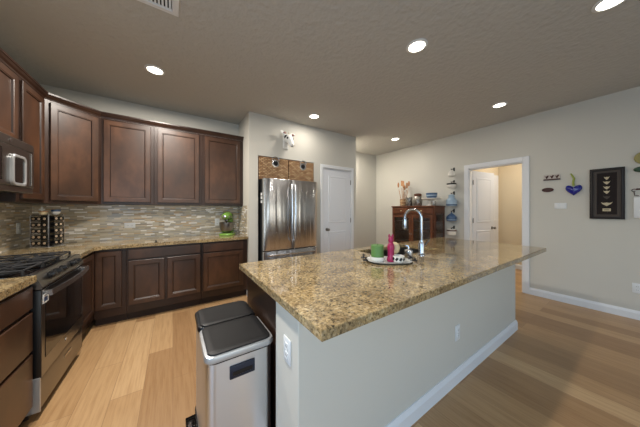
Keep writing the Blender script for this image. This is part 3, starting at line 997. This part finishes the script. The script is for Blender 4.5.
MB().box((0.118, -0.0035, 0.53), (0.212, -0.0005, 0.55), 0.001).build('handle_recess', M['black'], tb)
for y in (0.16, 0.45):
    p_ = MB().box((-0.055, y - 0.045, 0.012), (0.02, y + 0.045, 0.026), 0.004, 2).build('pedal', M['glassblack'], tb)
    MB().box((-0.045, y - 0.04, 0.0255), (-0.025, y - 0.015, 0.029), 0.001).build('pedal_tip', M['chrome'], p_)

# ------------------------------------------------------------------ tray and things on it
ti = 0.9155
tr = thing('tray', 'shallow pale serving tray with scrolled iron handles on the island', 'tray', (1.408, 1.117, ti), -0.62)
def ell(a, bb, z, n=28, p=2.8):
    return [(a * math.copysign(abs(math.cos(t)) ** (2 / p), math.cos(t)), bb * math.copysign(abs(math.sin(t)) ** (2 / p), math.sin(t)), z) for t in [2 * PI * i / n for i in range(n)]]
MB().rings([ell(0.135, 0.095, 0), ell(0.165, 0.12, 0.014), ell(0.17, 0.125, 0.015), ell(0.163, 0.117, 0.0125), ell(0.135, 0.096, 0.004)]).build('dish', mat('pale grey ceramic', (190, 192, 190), 0.3), tr)
for s in (-1, 1):
    h = MB()
    for q in (-1, 1):
        sp_ = [(s * (0.165 + 0.03 * u + 0.012 * math.sin(6 * u)), q * (0.015 + 0.05 * math.sin(PI * u)), 0.014 + 0.028 * math.sin(PI * u * 0.8)) for u in [i / 10 for i in range(11)]]
        h.tube(sp_, 0.004, 6)
        h.tube([(s * (0.185 + 0.018 * math.cos(a)), q * (0.045 + 0.018 * math.sin(a)), 0.02) for a in [2 * PI * i / 12 for i in range(12)]], 0.004, 6, closed=True)
    h.build('handle', M['iron'], tr)

zt = ti + 0.0062
cd = thing('candle', 'green pillar candle in a white dish on the tray', 'candle', (1.346, 1.170, zt))
MB().lathe([(0.05, 0), (0.057, 0.012), (0.057, 0.032), (0.052, 0.032), (0.049, 0.008), (0, 0.008)], (0, 0, 0), 24).build('dish', M['white'], cd)
MB().lathe([(0.048, 0.009), (0.048, 0.118), (0.043, 0.123), (0.012, 0.118), (0, 0.116)], (0, 0, 0), 24).build('wax', M['wax'], cd)
MB().cyl(0.0015, (0, 0, 0.115), (0.002, 0, 0.132), 6).build('wick', M['black'], cd)

bt = thing('bottle', 'magenta figure-shaped bottle standing on the tray beside the green candle', 'bottle', (1.408, 1.092, zt))
MB().lathe([(0.028, 0), (0.031, 0.012), (0.025, 0.035), (0.024, 0.08), (0.028, 0.105), (0.024, 0.130), (0.016, 0.145), (0.021, 0.162), (0.017, 0.182), (0.009, 0.192), (0, 0.194)], (0, 0, 0), 20).build('body', M['magenta'], bt)
for s in (-1, 1):
    MB().lathe([(0.006, 0), (0.008, 0.012), (0.004, 0.026), (0, 0.028)], (s * 0.011, -s * 0.007, 0.184), 10).build('ear', M['magenta'], bt)

cp_ = thing('cup', 'white patterned cup on the tray in front of the cream plate', 'cup', (1.436, 1.045, zt))
MB().lathe([(0.032, 0), (0.04, 0.01), (0.043, 0.05), (0.04, 0.05), (0.036, 0.01), (0, 0.008)], (0, 0, 0), 24).build('body', M['white'], cp_)
pt = MB()
for k in range(9):
    a = 2 * PI * k / 9
    pt.box((-0.008, -0.0012, -0.012), (0.008, 0.0012, 0.012), rot=Matrix.Rotation(0.6, 3, 'Y'), piv=(0, 0, 0))
    vs = pt.bm.verts[-8:] if False else list(pt.bm.verts)[-8:]
    bmesh.ops.rotate(pt.bm, verts=vs, cent=(0, 0, 0), matrix=Matrix.Rotation(a + PI / 2, 3, 'Z'))
    bmesh.ops.translate(pt.bm, verts=vs, vec=(0.0425 * math.cos(a), 0.0425 * math.sin(a), 0.028))
pt.build('pattern', M['blackmatte'], cp_)
sc = thing('scrubber', 'cream round dish scrubber standing on the tray behind the cup', 'scrubber', (1.483, 1.125, zt))
MB().lathe([(0.03, 0), (0.032, 0.012), (0.02, 0.03), (0.022, 0.045), (0.043, 0.065), (0.049, 0.095), (0.04, 0.125), (0.02, 0.138), (0, 0.14)], (0, 0, 0), 22).build('head', M['cream'], sc)
MB().lathe([(0.031, 0.0), (0.0335, 0.006), (0.03, 0.016), (0.0, 0.016)], (0, 0, 0), 22).build('base', M['white'], sc)
sd = thing('soap_pump', 'small steel soap pump on the granite near the sink and faucet', 'soap dispenser', (1.69, 1.13, 0.9155))
MB().lathe([(0.034, 0), (0.036, 0.006), (0.034, 0.055), (0.02, 0.064), (0.01, 0.07), (0.009, 0.085)], (0, 0, 0), 20).build('body', M['steel'], sd)
MB().tube([(0, 0, 0.083), (0, 0.002, 0.093), (-0.012, 0.03, 0.094)], 0.006, 8).build('spout', M['chrome'], sd)

# ------------------------------------------------------------------ coffee pod carousel
pc = thing('pod_carousel', 'chrome carousel rack filled with black coffee pods in the counter corner', 'rack', (-1.115, 3.50, 0.9155), math.radians(-25))
S2 = 0.079
MB().box((-S2 - 0.012, -S2 - 0.012, 0.0), (S2 + 0.012, S2 + 0.012, 0.022), 0.006, 2).build('base', M['steel'], pc)
MB().box((-S2, -S2, 0.345), (S2, S2, 0.353), 0.002).build('top', M['steel'], pc)
for sx_ in (-1, 1):
    for sy_ in (-1, 1):
        MB().cyl(0.006, (sx_ * S2, sy_ * S2, 0.022), (sx_ * S2, sy_ * S2, 0.345), 8).build('post', M['chrome'], pc)
rk = MB()
for k in range(6):
    z = 0.026 + k * 0.063
    rk.tube([(-S2, -S2, z), (S2, -S2, z), (S2, S2, z), (-S2, S2, z)], 0.0025, 6, closed=True)
rk.build('wire', M['chrome'], pc)
MB().box((-S2 + 0.046, -S2 + 0.046, 0.022), (S2 - 0.046, S2 - 0.046, 0.345)).build('core', M['blackmatte'], pc)
pod0 = None
PODZ = (-1.115, 3.50, 0.9155)
Rz = Matrix.Rotation(math.radians(-25), 4, 'Z')
npod = 0
for face in (0, 1):
    for col in range(3 if face == 0 else 2):
        for row in range(5):
            u = (col - 1) * 0.049 if face == 0 else -0.006 + col * 0.05
            z = 0.058 + row * 0.063
            p = Vector((u, -S2 - 0.0, z)) if face == 0 else Vector((S2, u, z))
            wpos = Rz @ p + Vector(PODZ)
            rz = math.radians(-25) + (0 if face == 0 else PI / 2)
            lbl = 'black coffee pod with pale foil lid in the corner carousel'
            if pod0 is None:
                pod0 = thing('coffee_pod', lbl, 'coffee pod', wpos, rz, 'coffee pods in the carousel')
                MB().lathe([(0.0235, -0.006), (0.0235, -0.003), (0.021, -0.002), (0.017, 0.034), (0.0, 0.034)], (0, 0, 0), 18, 'y').build('shell', M['black'], pod0)
                MB().lathe([(0.0, -0.0075), (0.012, -0.0075), (0.013, -0.0062), (0.0, -0.0062)], (0, 0, 0), 18, 'y').build('foil_lid', mat('pale foil', (196, 176, 150), 0.32, metal=0.55), pod0)
            else:
                dup(pod0, wpos, rz, lbl)
# small items on the carousel
tz = 0.9155 + 0.3535
q = Rz @ Vector((-0.052, 0.0, 0)) + Vector((PODZ[0], PODZ[1], tz))
o1 = thing('figurine', 'small pale cross-shaped figurine on top of the pod carousel', 'figurine', q, 0.3)
MB().box((-0.02, -0.012, 0), (0.02, 0.012, 0.008), 0.002).box((-0.008, -0.007, 0.008), (0.008, 0.007, 0.085), 0.004, 2).box((-0.022, -0.006, 0.042), (0.022, 0.006, 0.06), 0.004, 2).build('body', M['white'], o1)
q = Rz @ Vector((0.0, -0.042, 0)) + Vector((PODZ[0], PODZ[1], tz))
o2 = thing('dish', 'small cream dish with brown rim on top of the pod carousel', 'dish', q)
MB().lathe([(0.018, 0), (0.028, 0.015), (0.033, 0.03), (0.030, 0.03), (0.02, 0.01), (0, 0.008)], (0, 0, 0), 20).build('bowl', M['cream'], o2)
MB().tube([(0.032 * math.cos(a), 0.032 * math.sin(a), 0.031) for a in [2 * PI * i / 20 for i in range(20)]], 0.004, 6, closed=True).build('rim', M['straw'], o2)
q = Rz @ Vector((0.045, 0.035, 0)) + Vector((PODZ[0], PODZ[1], tz))
o3 = thing('bowl', 'small dark blue and white bowl on top of the pod carousel', 'bowl', q)
MB().lathe([(0.016, 0), (0.031, 0.015), (0.034, 0.05), (0.031, 0.05), (0.022, 0.012), (0, 0.01)], (0, 0, 0), 20).build('bowl', M['white'], o3)
MB().lathe([(0.0335, 0.03), (0.0352, 0.03), (0.0355, 0.051), (0.0342, 0.052)], (0, 0, 0), 20, cap=False).build('rim', M['enamelblue'], o3)

# stopper on the counter edge
kn = MB().lathe([(0.014, 0), (0.014, 0.008), (0.006, 0.012), (0.008, 0.024), (0, 0.026)], (0, 0, 0), 14)
tag(kn.build('stopper', M['blackmatte'], None, (-0.175, 3.345, 0.9153)), 'tiny black stopper at the front edge of the back countertop', 'stopper')

# ------------------------------------------------------------------ stand mixer
mx_ = thing('stand_mixer', 'lime green stand mixer with steel bowl on the counter by the refrigerator wall', 'mixer', (0.735, 3.70, 0.9155), math.radians(-28))
MB().rings([ell(0.105, 0.15, 0, 28, 3.2), ell(0.11, 0.155, 0.012, 28, 3.2), ell(0.105, 0.148, 0.03, 28, 3.2), ell(0.08, 0.12, 0.038, 28, 3.0)]).build('base', M['green'], mx_)
MB().rings([[(x * s_, 0.105 + y * s_, z) for x, y in ((-0.045, -0.035), (0.045, -0.035), (0.052, 0.03), (0.03, 0.045), (-0.03, 0.045), (-0.052, 0.03))] for z, s_ in ((0.03, 1.15), (0.09, 0.95), (0.2, 0.9), (0.26, 1.0))]).build('column', M['green'], mx_)
hd = MB()
loops = []
for y, rx, rz_, cz0 in ((0.165, 0.02, 0.02, 0.30), (0.155, 0.045, 0.045, 0.30), (0.10, 0.062, 0.062, 0.302), (0.0, 0.066, 0.065, 0.305), (-0.09, 0.06, 0.058, 0.30), (-0.14, 0.048, 0.045, 0.297), (-0.155, 0.03, 0.03, 0.296)):
    loops.append([(rx * math.cos(2 * PI * k / 20), y, cz0 + rz_ * math.sin(2 * PI * k / 20)) for k in range(20)])
hd.rings(loops)
ho = hd.build('head', M['green'], mx_)
MB().lathe([(0.026, -0.0), (0.026, -0.012), (0.018, -0.016), (0, -0.016)], (0, -0.152, 0.297), 16, 'y').build('hub_cap', M['steel'], ho)
bd = MB()
bd.tube([(0.066 * math.sin(0), -0.15 + 0.0, 0.297)] * 1 + [(0, -0.1555, 0.297)], 0.001, 6)
bd.bm.free()
MB().box((-0.0675, -0.12, 0.295), (0.0675, 0.12, 0.303), 0.002).build('band', M['steel'], ho)
MB().lathe([(0.022, 0.25), (0.026, 0.235), (0.012, 0.215), (0.008, 0.15)], (0, -0.055, 0), 14).build('beater_shaft', M['steel'], mx_)
MB().lathe([(0.05, 0.039), (0.055, 0.05), (0.088, 0.075), (0.102, 0.13), (0.106, 0.20), (0.11, 0.204), (0.103, 0.2), (0.098, 0.13), (0.082, 0.08), (0, 0.06)], (0, -0.055, 0), 28).build('bowl', M['darksteel'], mx_)
MB().tube([(0.10, -0.055, 0.18), (0.145, -0.07, 0.175), (0.14, -0.07, 0.11), (0.095, -0.055, 0.10)], 0.007, 8).build('bowl_handle', M['steel'], mx_)

# ------------------------------------------------------------------ hutch
hu = thing('hutch', 'reddish brown cherry hutch with glass doors against the far part of the wall', 'hutch', (4.27, 2.30, 0), 0)
# local: x depth (0 front .. 0.398 wall), y along wall, facing -x
HD, HL, HH = 0.398, 0.97, 1.40
b = MB()
b.box((0.02, 0.0, 0.08), (HD, 0.02, HH - 0.03)) if False else None
# end panels with framed glass
for y in (0.0, HL - 0.02):
    b.box((0.0, y, 0.0), (0.075, y + 0.02, HH - 0.03)).box((HD - 0.045, y, 0.0), (HD, y + 0.02, HH - 0.03))
    if y > 0.1:
        b.box((0.075, y, 0.62), (HD - 0.045, y + 0.02, HH - 0.16))
    b.box((0.075, y, HH - 0.16), (HD - 0.045, y + 0.02, HH - 0.03)).box((0.075, y, 0.08), (HD - 0.045, y + 0.02, 0.62))
b.box((HD - 0.012, 0.02, 0.08), (HD, HL - 0.02, HH - 0.03))
b.box((0.02, 0.02, 0.08), (HD - 0.012, HL - 0.02, 0.10)).box((0.02, 0.02, 0.60), (HD - 0.012, HL - 0.02, 0.62))
b.box((0.0, 0.02, HH - 0.19), (0.02, HL - 0.02, HH - 0.17)).box((0.0, 0.02, 0.08), (0.02, HL - 0.02, 0.11))
b.box((0.0, HL / 2 - 0.015, 0.11), (0.02, HL / 2 + 0.015, HH - 0.19))
b.box((0.02, 0.02, HH - 0.19), (HD - 0.012, HL - 0.02, HH - 0.17))
b.build('body', M['cherry'], hu)
MB().box((-0.02, -0.015, HH - 0.03), (HD, HL + 0.015, HH), 0.005, 2).build('top', M['cherry'], hu)
for z in (0.85, 1.05):
    MB().box((0.03, 0.021, z), (HD - 0.014, HL - 0.021, z + 0.016)).build('shelf', M['cherry'], hu)
for y0 in (0.024, HL / 2 + 0.004):
    w_ = HL / 2 - 0.028
    dr = MB().box((-0.014, y0, HH - 0.165), (-0.0005, y0 + w_, HH - 0.04), 0.004).build('drawer', M['cherry'], hu)
    MB().lathe([(0.008, 0), (0.006, -0.012), (0.014, -0.02), (0.012, -0.028), (0, -0.03)], (-0.014, y0 + w_ / 2, HH - 0.105), 12, 'x').build('knob', M['cream'], dr)
    dm = MB()
    for (ya, yb, za, zb) in ((y0, y0 + 0.05, 0.115, HH - 0.195), (y0 + w_ - 0.05, y0 + w_, 0.115, HH - 0.195), (y0 + 0.05, y0 + w_ - 0.05, 0.115, 0.17), (y0 + 0.05, y0 + w_ - 0.05, HH - 0.25, HH - 0.195)):
        dm.box((-0.018, ya, za), (-0.0005, yb, zb), 0.002)
    do = dm.build('door', M['cherry'], hu)
    MB().box((-0.011, y0 + 0.05, 0.17), (-0.007, y0 + w_ - 0.05, HH - 0.25)).build('glass_pane', M['glass'], do)
    MB().lathe([(0.007, 0), (0.005, -0.012), (0.012, -0.02), (0, -0.026)], (-0.018, (y0 + w_ - 0.02) if y0 < 0.1 else y0 + 0.02, 0.8), 12, 'x').build('knob', M['darksteel'], do)
MB().box((0.075, 0.008, 0.62), (HD - 0.045, 0.012, HH - 0.16)).build('glass_pane', M['glass'], hu)

# things on the hutch
hz = HH + 0.0006
uc = thing('utensil_basket', 'round woven basket on the hutch holding wooden utensils', 'basket', (4.44, 3.10, hz))
MB().lathe([(0.055, 0), (0.07, 0.01), (0.078, 0.15), (0.074, 0.158), (0.07, 0.15), (0.06, 0.015), (0, 0.012)], (0, 0, 0), 22).build('body', M['wicker'], uc)
for k, (dx, dy, lx, ly, ln) in enumerate(((-0.03, 0.03, -0.02, 0.06, 0.46), (0.02, 0.04, 0.02, 0.03, 0.50), (0.0, 0.0, 0.0, 0.0, 0.44), (-0.035, -0.025, -0.05, -0.03, 0.47), (0.03, -0.035, 0.04, -0.05, 0.48), (-0.03, -0.045, 0.0, -0.06, 0.43), (0.035, 0.01, 0.04, 0.01, 0.40))):
    lx, ly, ln = lx * 1.3, ly * 1.3, ln * 1.28
    sp_ = MB().tube([(dx * 0.6, dy * 0.6, 0.016), (dx + lx * 0.7, dy + ly * 0.7, ln * 0.66)], 0.006, 8)
    a_, c_ = Vector((dx + lx * 0.7, dy + ly * 0.7, ln * 0.66)), Vector((dx + lx, dy + ly, ln))
    if k % 2 == 0:
        sp_.ball((a_ + c_) / 2, 0.028, 12, (0.5, 0.85, 2.2))
    else:
        sp_.box((a_ + c_) / 2 - Vector((0.004, 0.022, 0.06)), (a_ + c_) / 2 + Vector((0.004, 0.022, 0.065)), 0.003)
    tag(sp_.build('wooden_utensil', M['straw'], None, (4.44, 3.10, hz)), 'wooden cooking utensil standing in the woven basket on the hutch', 'utensil', 'wooden utensils on the hutch')
m_zinc = noise_color(mat('mottled zinc', (150, 145, 136), 0.35, metal=0.8), [(0.35, (92, 88, 82)), (0.65, (188, 182, 172))], 25)
j1 = thing('canister', 'zinc canister without lid on the hutch next to the utensil basket', 'canister', (4.40, 2.93, hz))
MB().lathe([(0.066, 0), (0.07, 0.006), (0.07, 0.185), (0.074, 0.19), (0.07, 0.195), (0.066, 0.185), (0.06, 0.02), (0, 0.015)], (0, 0, 0), 24).build('body', m_zinc, j1)
j2 = thing('canister', 'tall rounded zinc jar with brown lid in the middle of the hutch top', 'canister', (4.45, 2.755, hz))
MB().lathe([(0.07, 0), (0.085, 0.02), (0.09, 0.12), (0.08, 0.19), (0.068, 0.205), (0, 0.205)], (0, 0, 0), 24).build('body', m_zinc, j2)
MB().lathe([(0.06, 0.2055), (0.075, 0.21), (0.078, 0.245), (0.07, 0.262), (0.03, 0.272), (0, 0.272)], (0, 0, 0), 24).build('lid', M['cherry'], j2)
ck = thing('cake_stand', 'white pedestal cake stand on the hutch', 'cake stand', (4.43, 2.46, hz))
MB().lathe([(0.085, 0), (0.08, 0.01), (0.045, 0.025), (0.035, 0.06), (0.04, 0.1), (0.07, 0.12)], (0, 0, 0), 24).build('pedestal', M['white'], ck)
MB().lathe([(0.07, 0.1205), (0.165, 0.128), (0.178, 0.142), (0.178, 0.152), (0.168, 0.15), (0.16, 0.138), (0, 0.136)], (0, 0, 0), 32).build('plate', M['white'], ck)
bw = thing('bowl', 'blue and white patterned bowl sitting on the white cake stand', 'bowl', (4.43, 2.44, hz + 0.137))
MB().lathe([(0.05, 0), (0.08, 0.015), (0.1, 0.055), (0.106, 0.12), (0.1, 0.12), (0.09, 0.055), (0, 0.015)], (0, 0, 0), 26).build('body', M['enamelblue'], bw)
MB().lathe([(0.1005, 0.056), (0.1035, 0.06), (0.1055, 0.078), (0.1035, 0.082)], (0, 0, 0), 26, cap=False).build('band', M['paleblue'], bw)
mg = thing('mug', 'small zinc mug on the hutch beneath the edge of the cake stand', 'mug', (4.34, 2.355, hz))
MB().lathe([(0.036, 0), (0.04, 0.005), (0.042, 0.085), (0.039, 0.085), (0.036, 0.008), (0, 0.007)], (0, 0, 0), 20).build('body', m_zinc, mg)
MB().tube([(-0.0, -0.04, 0.07), (0.0, -0.066, 0.06), (0.0, -0.066, 0.035), (0.0, -0.04, 0.022)], 0.005, 8).build('handle', m_zinc, mg)

# ------------------------------------------------------------------ pots hung in a column by the hall door
def hanging_pot(label, z, prof, m1, band=None, lid=None, cat='pot'):
    """z is the pot base; hook above"""
    top = max(h for r, h in prof)
    t = thing('hanging_pot', label, cat, (XR - 0.105, 2.125, z), 0, 'little pots hung in a column beside the hall doorway')
    MB().lathe(prof, (0, 0, 0), 22).build('body', m1, t)
    if band:
        (r0, h0, r1, h1, mm_) = band
        MB().lathe([(r0, h0), (r0 + 0.002, h0 + 0.001), (r1 + 0.002, h1 - 0.001), (r1, h1)], (0, 0, 0), 22, cap=False).build('band', mm_, t)
    if lid:
        lp, ml = lid
        MB().lathe(lp, (0, 0, 0), 22).build('lid', ml, t)
        top = max(top, max(h for r, h in lp))
    MB().tube([(0.065, 0, top * 0.75), (0.085, 0, top * 0.6), (0.085, 0, top * 0.3), (0.06, 0, top * 0.2)], 0.006, 8).build('handle', m1, t)
    hk = thing('wall_hook', 'black wall hook holding the ' + label.split(' hung')[0], 'hook', (XR, 2.125, z + top + 0.012), 0, 'black hooks beside the hall doorway')
    MB().box((-0.008, -0.014, -0.02), (-0.0005, 0.014, 0.05), 0.002).build('back_plate', M['blackmatte'], hk)
    MB().tube([(-0.006, 0, 0.03), (-0.05, 0, 0.02), (-0.095, 0, 0.0), (-0.105, 0, -0.008), (-0.118, 0, 0.0), (-0.118, 0, 0.02)], 0.006, 8).build('arm', M['blackmatte'], hk)
    return t


hanging_pot('white glass jug hung topmost beside the hall doorway', 1.965, [(0.05, 0), (0.065, 0.02), (0.06, 0.06), (0.035, 0.11), (0.025, 0.125), (0, 0.125)], M['white'])
hanging_pot('white sugar pot hung second from the top beside the hall doorway', 1.735, [(0.055, 0), (0.078, 0.03), (0.08, 0.1), (0.07, 0.105), (0, 0.105)], M['white'], (0.0796, 0.07, 0.08, 0.1, M['blackmatte']))
hanging_pot('pale blue lidded pot hung third from the top beside the hall doorway', 1.385, [(0.08, 0), (0.094, 0.02), (0.092, 0.12), (0.086, 0.128), (0, 0.128)], M['paleblue'], (0.0942, 0.018, 0.0939, 0.04, M['enamelblue']),
            ([(0.082, 0.1285), (0.07, 0.15), (0.055, 0.165), (0.052, 0.22), (0.02, 0.235), (0, 0.235)], M['paleblue']))
hanging_pot('dark blue pot with pointed lid hung fourth from the top beside the hall doorway', 1.095, [(0.078, 0), (0.09, 0.02), (0.09, 0.075), (0.086, 0.09), (0, 0.09)], M['enamelblue'], (0.0905, 0.02, 0.0905, 0.035, M['paleblue']),
            ([(0.084, 0.0905), (0.06, 0.12), (0.03, 0.145), (0.012, 0.155), (0.012, 0.172), (0, 0.174)], M['enamelblue']))
hanging_pot('white pot with dark band hung lowest beside the hall doorway', 0.825, [(0.068, 0), (0.078, 0.02), (0.08, 0.1), (0.076, 0.115), (0, 0.115)], M['white'], (0.0795, 0.075, 0.08, 0.1, M['brownpaint']))

# ------------------------------------------------------------------ decor on the right wall
# helper things face -x : rotate local (-y front) by -90 degrees; local x runs toward -Y
RZ = -PI / 2
hs = thing('heart_ornament', 'cobalt blue spotted glass heart with a green stem hung on the wall', 'ornament', (XR, 0.58, 1.60), RZ)
pts = []
for i in range(40):
    t = 2 * PI * i / 40
    x = 16 * math.sin(t) * abs(math.sin(t)) ** 1.0
    z = 13 * math.cos(t) - 5 * math.cos(2 * t) - 2 * math.cos(3 * t) - math.cos(4 * t)
    pts.append((x / 16 * 0.076, z / 16 * 0.076 * 1.05))
hm = MB()
loops = []
for s_, y in ((0.2, 0.0), (0.85, -0.004), (1.0, -0.02), (0.9, -0.034), (0.6, -0.043), (0.25, -0.046)):
    loops.append([(x * s_, y, (z + 0.01) * s_ - 0.01) for x, z in pts])
hm.rings(loops)
hmo = hm.build('heart', M['blue'], hs)
for k in range(10):
    x, z = random.uniform(-0.05, 0.05), random.uniform(-0.015, 0.05)
    y = -0.034 if abs(x) > 0.03 else -0.042
    MB().ball((x, y, z), 0.005, 8).build('spot', M['paleblue'], hmo)
MB().tube([(0.0, -0.02, 0.05), (-0.004, -0.022, 0.10), (0.004, -0.02, 0.15), (-0.012, -0.018, 0.19), (-0.025, -0.015, 0.222), (-0.035, -0.012, 0.215)], 0.009, 10, radii=[0.013, 0.012, 0.011, 0.010, 0.007, 0.004]).build('stem', M['olive'], hs)

sg = thing('key_rack', 'small white wall plaque with three dark red birds over a brown rail', 'plaque', (XR, 0.79, 1.796), RZ)
MB().box((-0.082, -0.01, -0.025), (0.082, -0.0005, 0.04), 0.002).build('board', M['cream'] if False else mat('off white board', (196, 186, 176), 0.6), sg)
MB().box((-0.085, -0.02, -0.042), (0.085, -0.0005, -0.0255), 0.003).build('rail', M['brownpaint'], sg)
for x in (-0.052, 0.0, 0.052):
    bm_ = MB().plate([(x - 0.024, 0.028), (x - 0.008, 0.014), (x + 0.012, 0.03), (x + 0.022, 0.024), (x + 0.012, 0.0), (x + 0.004, -0.018), (x - 0.006, -0.018), (x - 0.008, -0.002)], -0.014, -0.0098)
    bm_.build('bird', M['brownpaint'], sg)
ov = thing('oval_plaque', 'dark brown oval plaque on the wall beneath the bird plaque', 'plaque', (XR, 0.833, 1.612), RZ)
MB().rings([[(0.062 * s_ * math.cos(t), y, 0.032 * s_ * math.sin(t)) for t in [2 * PI * i / 28 for i in range(28)]] for s_, y in ((1.0, -0.0005), (1.0, -0.009), (0.93, -0.014), (0.86, -0.011))]).build('plate', M['brownpaint'], ov)
MB().box((-0.032, -0.0125, -0.005), (0.032, -0.0108, 0.005)).build('motif', M['liner'], ov)

sf = thing('shadow_box', 'dark framed shadow box holding a column of pale shells on the wall', 'picture frame', (XR, 0.305, 1.525), RZ)
FWd, FHt = 0.136, 0.325
fl = MB()
rect = lambda i, y: [(-FWd + i, y, -FHt + i), (FWd - i, y, -FHt + i), (FWd - i, y, FHt - i), (-FWd + i, y, FHt - i)]
fl.rings([rect(0, -0.0005), rect(0, -0.03), rect(0.006, -0.034), rect(0.024, -0.034), rect(0.028, -0.028), rect(0.028, -0.012), rect(0.028, -0.0006)])
fl.build('frame', M['frame'], sf)
MB().rings([rect(0.028, -0.012), rect(0.028, -0.016), rect(0.058, -0.014), rect(0.058, -0.012)], cap=False).build('liner', M['liner'], sf)
MB().box((-FWd + 0.029, -0.012, -FHt + 0.029), (FWd - 0.029, -0.006, FHt - 0.029)).build('mat_board', M['matblack'], sf)


def tooth(cz, w, h, dark=False):
    p = [(-w, cz + h * 0.7), (-w * 0.55, cz + h * 0.35), (0, cz + h * 0.55), (w * 0.55, cz + h * 0.35), (w, cz + h * 0.7), (w * 0.72, cz - h * 0.1), (0.0, cz - h), (-w * 0.72, cz - h * 0.1)]
    MB().plate(p[::-1], -0.02, -0.0121).build('shell', M['liner'] if dark else M['bone'], sf)


for cz, w, h, dk in ((0.20, 0.022, 0.026, 0), (0.142, 0.028, 0.026, 0), (0.078, 0.027, 0.026, 0), (0.022, 0.026, 0.026, 0), (-0.046, 0.03, 0.028, 1), (-0.13, 0.046, 0.03, 0)):
    tooth(cz, w, h, dk)
MB().box((-0.032, -0.017, -0.226), (0.032, -0.0121, -0.19), 0.001).build('caption_card', M['bone'], sf)
MB().box((-0.02, -0.0176, -0.212), (0.02, -0.0169, -0.204)).build('caption_print', M['liner'], sf)

yo = thing('wall_ornament', 'round yellow ornament with a dark green leaf at the top of the wall group', 'ornament', (XR, 0.045, 1.905), RZ)
MB().lathe([(0.05, -0.0005), (0.076, -0.01), (0.072, -0.028), (0.04, -0.036), (0, -0.037)], (0.012, 0, 0.03), 26, 'y').build('disc', M['yellow'], yo)
MB().rings([[(-0.005 + 0.062 * s_ * math.cos(t), y, -0.105 + 0.034 * s_ * math.sin(t)) for t in [2 * PI * i / 20 for i in range(20)]] for s_, y in ((1, -0.0005), (1, -0.018), (0.7, -0.03))]).build('leaf', M['leaf'], yo)
ho_ = thing('scroll_hook', 'small brown metal scroll hook between the yellow ornament and the white box', 'hook', (XR, 0.062, 1.52), RZ)
MB().tube([(-0.045 + 0.02 * math.cos(a) * (1 - i / 30), -0.012, 0.03 + 0.02 * math.sin(a) * (1 - i / 30)) for i, a in enumerate([0.4 + 0.35 * i for i in range(16)])], 0.004, 6).tube([(-0.028, -0.012, 0.038), (0.0, -0.012, 0.05), (0.014, -0.012, 0.05)], 0.004, 6).tube([(-0.045, -0.012, 0.012), (-0.04, -0.03, -0.03), (-0.01, -0.035, -0.035)], 0.004, 6).build('scroll', M['brownpaint'], ho_)
MB().box((-0.03, -0.010, 0.035), (0.012, -0.0005, 0.055), 0.002).build('back_plate', M['brownpaint'], ho_)
wb = thing('control_box', 'white rectangular box on the wall beside the shadow box', 'box', (XR, 0.025, 1.345), RZ)
MB().box((-0.085, -0.028, -0.125), (0.085, -0.0005, 0.125), 0.006, 2).build('case', M['plate'], wb)

# ------------------------------------------------------------------ ceiling fixtures
def downlight(x, y, label, power=1.0):
    t = thing('ceiling_light', label, 'ceiling light', (x, y, CZ), 0, 'recessed ceiling lights')
    MB().lathe([(0.069, -0.0005), (0.09, -0.0005), (0.09, -0.004), (0.084, -0.008), (0.069, -0.009)], (0, 0, 0), 32, cap=False).build('trim_ring', M['plate'], t)
    MB().lathe([(0.0, -0.0035), (0.0685, -0.0035), (0.069, -0.001), (0, -0.001)], (0, 0, 0), 32).build('lens', M['lamp'], t)
    d = bpy.data.lights.new('lamp_light', 'AREA')
    d.shape = 'DISK'
    d.size = 0.15
    d.energy = LAMP_W * power
    d.color = LAMP_COL
    d.spread = math.radians(178)
    o = bpy.data.objects.new('lamp_light', d)
    COL.objects.link(o)
    o.parent = t
    o.location = (0, 0, -0.012)
    return t


downlight(-0.158, 2.859, 'round recessed ceiling light above the range aisle', 3.5)
downlight(1.844, 1.15, 'round recessed ceiling light above the middle of the island', 0.42)
downlight(1.870, 2.90, 'round recessed ceiling light in front of the refrigerator alcove', 0.5)
downlight(3.856, 1.16, 'round recessed ceiling light above the floor before the hall doorway', 0.12)
downlight(3.895, 2.91, 'round recessed ceiling light in front of the hutch', 0.45)
downlight(2.60, 0.150, 'round recessed ceiling light at the very top edge of the picture', 0.15)
downlight(3.36, 3.80, 'unseen ceiling light added to brighten the recess behind the pantry corner', 1.7)  # hidden lamp, added to brighten the wall of the recess
downlight(5.75, 1.0, 'round recessed ceiling light in the hall', 1.7)
downlight(-0.158, 1.15, 'round recessed ceiling light over the near end of the aisle', 3.5)

cv = thing('ceiling_vent', 'white rectangular ceiling air vent with dark slots', 'vent', (-0.105, 1.815, CZ))
vx, vy = 0.145, 0.155
mb = MB()
r4 = lambda i, z: [(-vx + i, -vy + i, z), (vx - i, -vy + i, z), (vx - i, vy - i, z), (-vx + i, vy - i, z)]
mb.rings([r4(0, -0.0005), r4(0.004, -0.008), r4(0.042, -0.013), r4(0.048, -0.0006)], cap=False)
mb.build('frame', M['trim'], cv)
MB().box((-vx + 0.049, -vy + 0.049, -0.003), (vx - 0.049, vy - 0.049, -0.0006)).build('duct', M['blackmatte'], cv)
for i in range(9):
    x = -vx + 0.058 + i * 0.0218
    MB().box((x - 0.007, -vy + 0.049, -0.009), (x + 0.007, vy - 0.049, -0.0065), rot=Matrix.Rotation(0.5, 3, 'Y')).build('slat', M['trim'], cv)
